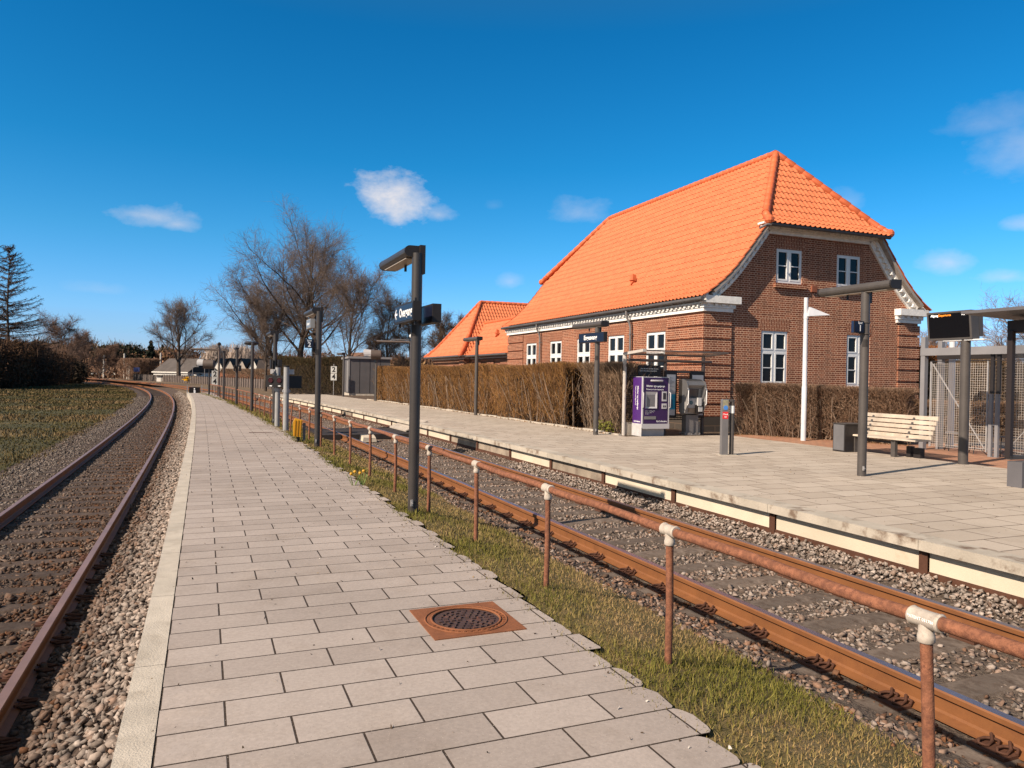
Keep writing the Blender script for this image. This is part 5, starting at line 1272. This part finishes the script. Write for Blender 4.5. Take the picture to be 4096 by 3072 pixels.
bare_tree('largest bare tree with a broad crown behind the track 2 post',at(1195,78,-.2),20.2,3,1.1,(.03,0),tr=.42,dens=1.15)
bare_tree('bare tree with a thick trunk leaning left beside the largest tree',at(1140,80,-.2),14.5,8,1.15,(-.22,0),tr=.36)
bare_tree('bare tree just right of the largest one, crown merging with it',at(1255,80,-.2),17.8,14,1.0,(.10,0),tr=.34)
bare_tree('slender bare tree left of the group by the loudspeaker lamp post',at(1062,76,-.2),10.2,21,.95,(-.1,0),tr=.18)
bare_tree('medium bare tree with open crown above the grey cabin',at(1395,70,0),12.8,33,.92,(0,0),tr=.2,low=.2)
bare_tree('bare tree between the cabin and the annex roof, behind the nearest lamp post',at(1560,80,0),11.6,41,.75,(0,0),tr=.18,low=.2)
bare_tree('solitary round-crowned bare tree beside the dark-roofed house',at(716,128,-.4),15.2,52,1.15,(0,0),tr=.42,low=.30,rtw=.013)
bare_tree('pale bare tree rising behind the dark thicket on the left',at(232,128,-.5),12.6,61,1.0,(.05,0),(1.15,1.0,.95),tr=.2,rtw=.012,low=.15)
bare_tree('thin pale tree right of the thicket, lower than its neighbour',at(322,135,-.5),9.8,66,.8,(.0,0),(1.2,1.05,1.),tr=.12,rtw=.012,low=.15)
bare_tree('slim bare tree at the right end of the thicket',at(395,140,-.5),7.6,68,.8,(.1,0),(1.1,.9,.8),tr=.11,rtw=.012,low=.1)
SC_='shrubs behind the far hedge end'
for i,(px,D,H,lab) in enumerate(((1640,72,8.4,'dense bare shrub tree behind the nearest lamp post'),(1720,76,8.6,'bare shrub tree left of the annex roof ridge'),(1795,80,8.2,'tall thin shrub tree just above the annex eave'),(1500,78,6.2,'low bare shrub behind the cabin roof'),(1860,86,9.,'thin bare tree peeping over the annex hip'))):
    bare_tree(lab,at(px,D,0),H,80+i,.62,(random.uniform(-.1,.1),0),(.85,.78,.7),.9,.12,.05,SC_,.010)
for i,(px,D,H,lab) in enumerate(((3705,46,5.4,'pale bare tree right behind the station gable corner'),(3800,50,5.0,'pale bare tree behind the departure screen post'),(3990,44,4.7,'spreading pale bare tree above the mesh cage'),(4150,34,7.0,'bare tree cut by the right edge above the shelter roof'),(3900,60,5.4,'farther pale tree between the cage and the screen'))):
    bare_tree(lab,at(px,D,0.1),H,100+i,1.25,(random.uniform(-.15,.15),0),(1.75,1.6,1.5),.9,.11,.06,'pale bare trees behind the cage',.006)
# larches on the left
def larch(label,loc,H,seed,br=.36):
    rng=np.random.default_rng(seed); t=thing('larch_tree',label,'tree',loc,0,'larches on the left'); T0=[];B=[]
    n=16; br=br*1.18
    for i in range(n): T0.append((0.12*math.sin(i*.5),0,H*i/n,0.12*math.sin((i+1)*.5),0,H*(i+1)/n,.20*(1-i/n)+.02,.20*(1-(i+1)/n)+.02))
    z=H*.16
    while z<H*.98:
        f=(z/H)
        for k in range(5):
            a=rng.uniform(0,6.28); L=H*br*(1-f)**.75*rng.uniform(.6,1.1)+.3; m=6; p=np.array([0.12*math.sin(f*n*.5),0,z]); el=.10+.5*f
            d=np.array([math.cos(a)*math.cos(el),math.sin(a)*math.cos(el),math.sin(el)])
            for j in range(m):
                d=d+np.array([0,0,-.09 if j<3 else .13])+rng.normal(0,.05,3); d/=np.linalg.norm(d); q=p+d*L/m; r=.05*(1-j/m)+.016
                B.append((*p,*q,r*(1-f*.5),r*.85*(1-f*.5))); p0=p; p=q
                for _ in range(int(9+L*2.6)):
                    s=p0+(q-p0)*rng.uniform(0,1); e=d*rng.uniform(.05,.35)+rng.normal(0,.20,3)+np.array([0,0,-.10]); e*=rng.uniform(.5,1.15)*(1.1-.4*f)
                    B.append((*s,*(s+e),.015,.010))
            
        z+=H*.030*rng.uniform(.7,1.2)
    V,F=seg_mesh(T0,8); npmesh('trunk',V,[F],BARK,None,t,True)
    V,F=seg_mesh(B,3); c=np.repeat(np.array([[.085,.055,.038]])*rng.uniform(.6,1.2,(len(B),1)),6,0); npmesh('crown',V,[F],TWIG,c,t)
larch('tall larch with drooping bare boughs at the left edge, the right-hand one',at(30,92,-.6),17.6,1)
larch('larch cut by the left edge of the view, behind its neighbour',at(-40,97,-.6),19.5,2)
# ------------------------------------------------------------------ hedges
def twigs(P,d,L,r):
    """flat ribbons crossing in pairs are too heavy: three-sided sticks"""
    return np.concatenate([P,P+d*L[:,None],r[:,None],(r*.6)[:,None]],1)
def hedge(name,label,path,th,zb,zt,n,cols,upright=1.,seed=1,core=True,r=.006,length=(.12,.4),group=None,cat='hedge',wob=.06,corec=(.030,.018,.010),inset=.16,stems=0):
    """path: points of the FRONT foot line; the hedge lies to its left side (second arg of normal)"""
    rng=np.random.default_rng(seed); P=np.array(path,float); seg=np.diff(P,axis=0); l=np.hypot(*seg.T); cum=np.concatenate([[0],np.cumsum(l)]); Lt=cum[-1]
    def pos(s,o):
        i=np.clip(np.searchsorted(cum,s,'right')-1,0,len(l)-1); t=seg[i]/l[i][:,None]; b=P[i]+t*(s-cum[i])[:,None]
        return b+np.stack([-t[:,1],t[:,0]],1)*o[:,None]
    # shell-biased samples
    s=rng.uniform(0,Lt,n); u=rng.uniform(0,1,n); o=np.where(u<.5,rng.beta(1.,4.,n),rng.uniform(0,1,n))*th; z=zb+(zt-zb)*rng.beta(1.15,.9,n)
    top=rng.uniform(0,1,n)<.22; z[top]=zt-rng.exponential(.07,top.sum())
    bulge=.07*np.sin(s*1.3)+.05*np.sin(s*3.1+z*2); xy=pos(s,o+bulge*.5)
    p=np.stack([xy[:,0],xy[:,1],z],1); d=rng.normal(0,1,(n,3)); d[:,2]=np.abs(d[:,2])*1.2+upright*rng.uniform(.4,1.6,n); d/=np.linalg.norm(d,axis=1)[:,None]
    L=rng.uniform(*length,n); over=p[:,2]+d[:,2]*L-(zt+rng.normal(.0,.03,n)+wob*np.sin(s*.9+1)*.6); p[:,2]-=np.maximum(over,0)
    S=[twigs(p,d,L,rng.uniform(.5,1.2,n)*r)]
    cl=np.array(cols); k=rng.integers(0,len(cl),n); lf=.5+.5*np.sin(s*.55+seed)*np.sin(s*.21+.7*seed)
    c=[cl[k]*rng.uniform(.55,1.25,(n,1))*(.8+.35*lf[:,None])]
    if stems:
        m=stems; s2=rng.uniform(0,Lt,m); xy=pos(s2,rng.uniform(.02,th*.6,m)); q=np.stack([xy[:,0],xy[:,1],np.full(m,zb-.05)],1); d2=np.stack([rng.normal(0,.22,m),rng.normal(0,.22,m),np.ones(m)],1)
        S.append(twigs(q,d2,rng.uniform(.5,.9,m)*(zt-zb),rng.uniform(1.6,3.2,m)*r)); c.append(np.array([[.30,.22,.16]])*rng.uniform(.6,1.2,(m,1)))
    t=thing(name,label,cat,(0,0,0),0,group)
    S=np.concatenate(S); C=np.repeat(np.concatenate(c),6,0); V,F=seg_mesh(S,3); npmesh('twigs',V,[F],TWIG,C,t)
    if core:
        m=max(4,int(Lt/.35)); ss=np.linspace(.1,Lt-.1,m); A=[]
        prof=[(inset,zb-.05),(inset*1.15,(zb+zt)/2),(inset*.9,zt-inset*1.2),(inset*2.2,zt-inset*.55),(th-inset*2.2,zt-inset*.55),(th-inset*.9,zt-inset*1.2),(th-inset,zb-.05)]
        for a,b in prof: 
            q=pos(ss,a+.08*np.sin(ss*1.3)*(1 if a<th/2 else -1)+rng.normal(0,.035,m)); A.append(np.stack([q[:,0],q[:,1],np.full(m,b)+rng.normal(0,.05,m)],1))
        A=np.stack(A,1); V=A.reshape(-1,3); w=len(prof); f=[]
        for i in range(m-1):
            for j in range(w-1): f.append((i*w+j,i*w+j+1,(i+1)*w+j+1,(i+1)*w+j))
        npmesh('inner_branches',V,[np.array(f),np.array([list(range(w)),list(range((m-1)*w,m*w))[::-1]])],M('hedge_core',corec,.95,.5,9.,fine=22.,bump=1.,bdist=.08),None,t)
    return t
hp=[P1(s,5.74)[:2] for s in np.arange(42.0,19.0,-1.)]
BR=[(.36,.175,.055),(.26,.125,.044),(.42,.225,.078),(.17,.088,.038),(.30,.17,.095)]
def rev(p): return p[::-1]
# the long hedge: front foot line seen from the track, body behind it
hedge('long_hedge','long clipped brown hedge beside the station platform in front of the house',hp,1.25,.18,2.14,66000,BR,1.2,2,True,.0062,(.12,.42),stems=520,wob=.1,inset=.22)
hedge('thin_hedge','sparse see-through end of the hedge between lamp post and ticket shelter',[P1(s,5.80)[:2] for s in (18.95,18.2,17.4,16.75)],.95,.16,2.13,5200,[(.25,.16,.10),(.17,.11,.07),(.34,.23,.15)],1.6,5,False,.006,(.2,.6),stems=70)
hedge('end_hedge','ochre end face of the long hedge next to the grey cabin',[P1(42.6,8.6)[:2],P1(42.3,7.2)[:2],P1(42.0,5.72)[:2]],.9,.18,2.10,9000,[(.30,.165,.045),(.235,.13,.042),(.36,.21,.065)],1.2,6,True,.008,(.12,.42))
hedge('gable_hedge','bare tangled hedge in front of the station gable behind the white lamp',[(6.35,21.15),(7.1,20.35),(8.2,19.55),(9.0,18.85),(9.75,18.2)],1.0,.16,1.62,21000,[(.34,.205,.128),(.25,.148,.092),(.42,.28,.19),(.18,.11,.07)],.35,7,True,.0055,(.12,.36),inset=.34,stems=120,corec=(.06,.036,.022))
hedge('tall_hedge','tall dark hedge behind the speed plates left of the cabin',[(-21.5,66),(-17.,63.5),(-13.6,62.)],2.2,.0,3.1,9000,[(.10,.066,.032),(.075,.052,.025),(.14,.09,.042),(.06,.055,.025)],.9,8,True,.014,(.25,.7),corec=(.028,.018,.011),inset=.3,wob=.2)
hedge('garden_hedge','low clipped garden hedge behind the path, seen through the wire mesh',[(10.9,22.2),(13.5,22.9),(18.5,23.8)],1.0,.1,1.22,12000,[(.33,.19,.105),(.24,.135,.075),(.40,.25,.15)],.3,9,True,.007,(.12,.34),corec=(.07,.04,.02))
hedge('back_shrubbery','tall tangled shrubbery behind the low garden hedge',[(10.6,28.6),(15.5,27.6),(22.,28.5)],1.8,.1,2.55,13000,[(.21,.13,.075),(.15,.095,.05),(.28,.175,.10),(.12,.085,.04)],.4,10,True,.009,(.2,.6),corec=(.05,.03,.016),wob=.35)
hedge('beech_shrub','russet-leaved shrub right behind the station gable corner',[(15.4,29.6),(17.6,29.4)],1.2,.1,3.15,4500,[(.52,.20,.06),(.42,.16,.05),(.34,.15,.06)],.3,12,True,.02,(.1,.3),corec=(.10,.045,.02),wob=.3,cat='shrub')
hedge('track_shrubs','bare brown scrub behind the picket fence below the large trees',[P1(118,9.5)[:2],P1(100,11.5)[:2],P1(84,12.5)[:2],P1(70,12.2)[:2]],2.5,-.25,2.2,9000,[(.23,.135,.085),(.17,.10,.062),(.29,.19,.125)],1.,13,False,.017,(.3,1.),cat='scrub')
hedge('rail_scrub','pale brown scrub beside the railway bend in front of the pinkish roof',[at(640,150)[:2],at(560,152)[:2]],6,-.4,4.1,5200,[(.27,.16,.105),(.22,.125,.08),(.33,.20,.135)],.7,14,False,.03,(.4,1.3),cat='scrub')
# fallen leaves and dry plants at the hedge foot
n=5200; s=RG.uniform(16.6,42,n); o=5.50+RG.exponential(.13,n)-.13*(RG.uniform(0,1,n)<.3); x,y=T(A1,s,o)
blades('leaf_litter',np.stack([x,y,np.full(n,.225)],1),RG.uniform(.015,.07,n),RG.uniform(.01,.03,n),np.array([[.24,.13,.06]])*RG.uniform(.4,1.3,(n,1)),1.2)
n=900; s=RG.uniform(8.5,13.,n); 
xx=6.2+RG.uniform(0,3.6,n); yy=21.2-(xx-6.2)*.86+RG.normal(.0,.12,n)
blades('leaf_litter',np.stack([xx,yy,np.full(n,.19)],1),RG.uniform(.015,.06,n),RG.uniform(.01,.03,n),np.array([[.24,.13,.06]])*RG.uniform(.4,1.3,(n,1)),1.2)
def leafclump(name,label,loc,rx,rz,n,cols,sz,seed,cat='shrub',group=None):
    rng=np.random.default_rng(seed); d=rng.normal(0,1,(n,3)); d/=np.linalg.norm(d,axis=1)[:,None]; p=d*rng.uniform(.35,1.,(n,1))**.6*np.array([rx,rx,rz])*(1+.25*np.sin(d[:,:1]*7+d[:,2:]*5)); p[:,2]+=rz*.9
    a=rng.normal(0,1,(n,3)); a/=np.linalg.norm(a,axis=1)[:,None]; b=np.cross(a,rng.normal(0,1,(n,3))); b/=np.linalg.norm(b,axis=1)[:,None]; w=sz*rng.uniform(.5,1.2,(n,1))
    V=np.stack([p-a*w-b*w*.4,p+a*w*.2-b*w*.5,p+a*w+b*w*.1,p-a*w*.1+b*w*.5],1).reshape(-1,3); F=np.arange(4*n).reshape(-1,4)
    c=np.array(cols)[rng.integers(0,len(cols),n)]*rng.uniform(.6,1.25,(n,1))
    o=npmesh(name,V,[F],FARM,np.repeat(c,4,0)); o.location=loc
    return tag(o,label,cat,group)
leafclump('green_plant','small yellow-green plant at the foot of the sparse hedge',(2.62,20.55,.15),.35,.22,420,[(.20,.19,.035),(.14,.14,.03)],.045,1,'plant')
leafclump('forsythia','bright yellow forsythia bush behind the picket fence by the dark-roofed house',at(765,118,.1),1.25,.42,420,[(.80,.44,.012),(.66,.33,.01)],.15,2)
leafclump('low_conifer','dark pointed shrub at the right end of the thicket',at(318,118,-.6),1.3,2.0,900,[(.030,.022,.014),(.045,.03,.018)],.2,3)
# ------------------------------------------------------------------ dark thicket on the left and distant wood
def crowns(name,items,kind='stuff',seed=5,label=None,cat=None,group=None,thin=False):
    """items: x,y,zbase,H,rx,color,n,size : ragged crowns of small faces"""
    rng=np.random.default_rng(seed); Vs=[];C=[]
    for (x,y,zb,H,rx,col,n,sz,cone) in items:
        t=rng.uniform(0,1,n); a=rng.uniform(0,6.283,n)
        if cone: r=rx*(1-t)**.8*rng.uniform(.3,1.,n)*(.75+.25*np.sin(t*40)); z=zb+H*(.05+.95*t)
        else:
            r=rx*np.sqrt(np.clip(1-((t-.55)/.55)**2,0.03,1))*rng.uniform(0,1,n)**.5*(1+.25*np.sin(a*3+x)); z=zb+H*(t*.97+.03*np.sin(a*5+x))
        p=np.stack([x+r*np.cos(a),y+r*np.sin(a),z],1); w=sz*rng.uniform(.4,1.2,(n,1))
        if thin:
            u=np.stack([rng.normal(0,.35,n),rng.normal(0,.35,n),np.ones(n)],1); v=np.stack([np.cos(a+1.57),np.sin(a+1.57),np.zeros(n)],1)
            q=np.stack([p-u*w*2-v*w*.12,p-u*w*2+v*w*.12,p+u*w*2+v*w*.07,p+u*w*2-v*w*.07],1)
        else:
            u=rng.normal(0,1,(n,3)); u/=np.linalg.norm(u,axis=1)[:,None]; v=np.cross(u,rng.normal(0,1,(n,3))); v/=np.linalg.norm(v,axis=1)[:,None]
            q=np.stack([p-u*w-v*w*.5,p+u*w*.3-v*w*.6,p+u*w+v*w*.4,p-u*w*.4+v*w*.6],1)
        Vs.append(q.reshape(-1,3)); C.append(np.repeat(np.array(col)*rng.uniform(.55,1.25,(n,1))*(.9+.25*rng.uniform()),4,0))
    V=np.concatenate(Vs); o=npmesh(name,V,[np.arange(len(V)).reshape(-1,4)],FARM,np.concatenate(C))
    return tag(o,label,cat,group,kind)
it=[];rng=np.random.default_rng(77)
for i in range(70):
    f=i/69; px=-120+f*430; D=np.interp(px,[-120,0,150,320],[74,80,93,122])+rng.uniform(1.2,7); H=np.interp(px,[-120,180,320],[5.6,5.0,3.6])*rng.uniform(.8,1.12)
    x,y,_=at(px,D); it.append((x,y,-.65,H,rng.uniform(1.3,2.3),(.082,.043,.026) if rng.uniform()<.75 else (.13,.070,.035),900,.13,False)); it.append((x,y,-.65,H*1.06,rng.uniform(1.3,2.3),(.11,.062,.037),260,.22,False))
crowns('thicket',it[0::2],seed=3)
crowns('thicket_twigs',it[1::2],seed=4,thin=True)
it=[];tw=[]
for i in range(150):
    px=rng.uniform(-60,2150); D=rng.uniform(190,270); H=rng.uniform(7.5,10.5)*D/230*np.interp(px,[0,330,620,1000,1500],[1.05,1.08,.92,.86,.8]); x,y,_=at(px,D)
    col=[(.17,.088,.052),(.21,.118,.072),(.14,.075,.045),(.19,.11,.05)][rng.integers(0,4)]
    if rng.uniform()<.13: col=(.05,.042,.022)
    it.append((x,y,-.6,H,rng.uniform(3.5,6.5),col,420,.5,False)); tw.append((x,y,-.6,H*1.12,rng.uniform(3.,5.5),tuple(c*1.25 for c in col),160,.7,False))
for i in range(60):
    px=rng.uniform(330,1150); D=rng.uniform(160,190); H=rng.uniform(3.,5.2); x,y,_=at(px,D); it.append((x,y,-.6,H,rng.uniform(2.,4.),(.23,.13,.08),260,.32,False))
for i in range(16):
    px=rng.uniform(830,1010); D=rng.uniform(185,215); x,y,_=at(px,D); tw.append((x,y,-.6,rng.uniform(8.2,9.6),2.8,(.42,.33,.27),520,.55,False))
crowns('distant_wood',it,seed=8); crowns('distant_twigs',tw,seed=9,thin=True)
for i,(px,D,H,rx,lab) in enumerate(((505,205,9.4,4.8,'broad dark evergreen in the far wood, left one'),(602,200,10.3,3.2,'pointed dark spruce in the far wood left of the solitary tree'),(648,205,9.2,3.4,'dark spruce just behind the trunk of the solitary tree'),(545,212,8.6,4.2,'lower dark evergreen right of the broad one'))):
    x,y,z=at(px,D,-.6); crowns('evergreen_tree',[(x,y,z,H,rx,(.022,.026,.014),1500,.42,i in(1,2))],'thing',20+i,lab,'tree','evergreens in the far wood')
# ------------------------------------------------------------------ far houses
ROOFG=M('grey_far_roof',(.105,.088,.080),.9,.2,.8); ROOFD=M('dark_far_roof',(.055,.042,.037),.9,.2,.8); ROOFP=M('pinkish_far_roof',(.42,.23,.17),.9,.12,.8); FBR=M('far_brick',(.33,.13,.075),.9,.2,.6); FWH=M('far_white',(.70,.66,.60),.9,.06,.6)
def house(label,loc,rz,w,d,hw,hr,wm,rm,gm=None,hip=0.,win=2,fascia=True):
    """ridge along local x"""
    t=thing('far_house',label,'house',loc,rz); mb=MB(); mb.box(-w/2,w/2,-d/2,d/2,0,hw); mb.build('wall',wm,t)
    e=.35; mb=MB(); a=[(-w/2-e,-d/2-e,hw),(w/2+e,-d/2-e,hw),(w/2+e,d/2+e,hw),(-w/2-e,d/2+e,hw)]; r=[(-w/2-e+hip,0,hw+hr),(w/2+e-hip,0,hw+hr)]
    mb.poly([a[0],a[1],r[1],r[0]]); mb.poly([a[2],a[3],r[0],r[1]]); mb.poly(a[::-1])
    if hip: mb.poly([a[3],a[0],r[0]]); mb.poly([a[1],a[2],r[1]])
    mb.build('roof',rm,t)
    if not hip:
        mb=MB(); mb.poly([(-w/2,-d/2,hw),(-w/2,d/2,hw),(-w/2,0,hw+hr*.93)]); mb.poly([(w/2,-d/2,hw),(w/2,d/2,hw),(w/2,0,hw+hr*.93)]); mb.build('gable',gm or wm,t)
    if fascia: mb=MB(); mb.box(-w/2-e,w/2+e,-d/2-e-.06,-d/2-e,hw-.16,hw+.06); mb.build('fascia',FWH,t)
    for k in range(win):
        x=-w/2+w*(k+.5)/win; mb=MB(); mb.box(x-.5,x+.5,-d/2-.03,-d/2-.001,.9,min(hw-.3,1.9)); mb.build('window',plain('far_window',(.02,.02,.025),.2,.5),t)
    return t
house('small far house with grey hipped roof and brick wall by the railway bend',at(420,178,-.5),.35,4.4,4.4,1.25,3.0,FBR,ROOFG,hip=1.9)
house('wide house with dark gable and grey roof behind the solitary bare tree',at(745,140,-.4),-.5,9.5,6.5,1.9,2.6,FWH,ROOFG,ROOFD)
t=house('white-fronted car port in front of the dark-gabled house',at(715,131,-.4),-.05,7.0,2.0,1.5,.25,FWH,ROOFD,win=0)
house('low far house with pinkish roof behind brown scrub',at(535,190,-.5),.2,6,5,1.0,2.0,FWH,ROOFP,FWH)
house('tiny white-gabled shed beside the pale poles',at(467,172,-.5),1.3,2.2,2.0,.9,1.1,FWH,ROOFD,FWH,win=0)
for i,px in enumerate((893,938,985,1032,1075)):
    house(['terraced house with pale gable, leftmost in the far row','terraced house with pale gable, second from the left','terraced house with pale gable, middle of the far row','terraced house with white gable behind the oval lamp','terraced house half hidden by tree trunks, right end of the row'][i],at(px,152-i*1.5,-.4),1.45,4.5,2.6,2.3,2.6,FBR,ROOFD,FWH if i in(0,3) else M('grey_gable',(.42,.36,.31),.9,.1),win=1,fascia=False)
house('long dark-roofed brick house behind the trunks of the big trees',at(1140,118,-.3),.15,7.5,5,2.0,2.0,FBR,ROOFD)
house('brown-roofed house with white gable peeping above the cabin roof',at(1432,98,-.2),-.9,4.2,2.9,3.0,1.8,FBR,M('brown_far_roof',(.16,.085,.055),.9,.2),FWH,win=0,fascia=False)
PW_=M('pale_pole',(.66,.60,.52),.8,.1)
for px,y0,y1,D,lab in ((414,1418,1521,160,'tall white pole beside the small grey-roofed house'),(496,1412,1519,160,'tall white pole right of the white-gabled shed'),(641,1406,1500,165,'white pole left of the dark-gabled house'),(508,1450,1514,158,'short pale pole of a close pair, left one'),(517,1460,1514,158,'short pale pole of a close pair, right one')):
    z0=1.7-(y0-1478)*D/2960; t=(lambda m:(m.cyl((0,0,-.6),(0,0,z0),.16,8),m.build('white_pole',PW_))[1])(MB()); tag(t,lab,'pole','white poles by the railway bend'); t.location=at(px,D)
t=thing('blue_sign','small blue sign plate on a dark post beside the railway bend','sign',at(546,140,-.5)); mb=MB(); mb.cyl((0,0,0),(0,0,2.2),.06,8); mb.build('post',DARK,t); mb=MB(); mb.box(-.55,.55,-.06,-.02,1.95,2.75); mb.build('plate',plain('blue_plate',(.05,.07,.20),.5,.3),t)
for px,lab in ((770,'grey street light before the dark gable'),(818,'grey street light at the right corner of the dark gable'),):
    t=thing('far_street_light',lab,'street light',at(px,118,-.3),0,'street lights by the far house'); mb=MB(); mb.cyl((0,0,0),(0,0,2.75),.06,8); mb.build('pole',PIPE,t); mb=MB(); mb.box(.0,.95,-.08,.08,2.72,2.84); mb.build('head',PIPE,t)
# picket fence along the bend: a grey row behind the far track
t=thing('picket_fence','long grey picket fence following the railway bend behind the far track','fence',(0,0,0))
FG=M('grey_fence_board',(.185,.145,.128),.9,.2,2.)
mb=MB(); m2=MB(); s=70.; 
def foff(s): return float(np.interp(s,[62,72,91,114,151,165],[6.,8.6,8.8,7.6,6.4,6.2]))
i=0
while s<163:
    a=P1(s,foff(s),-.25); b=P1(s+.30,foff(s+.3),-.25)
    mb.hexa([(a[0],a[1],-.3),(b[0],b[1],-.3),(b[0]-.02,b[1]+.03,-.3),(a[0]-.02,a[1]+.03,-.3),(a[0],a[1],.92),(b[0],b[1],.92),(b[0]-.02,b[1]+.03,.92),(a[0]-.02,a[1]+.03,.92)])
    if i%3==0:
        c=P1(s-.04,foff(s)-.12,-.3); m2.cyl((c[0],c[1],-.3),(c[0],c[1],1.08),.05,6)
    s+=.335; i+=1
tag(mb.build('boards',FG,t),kind='stuff'); tag(m2.build('dark_posts',DARK,t),kind='stuff')
# trees and houses reflected in the gable windows stand to the right, beyond the frame
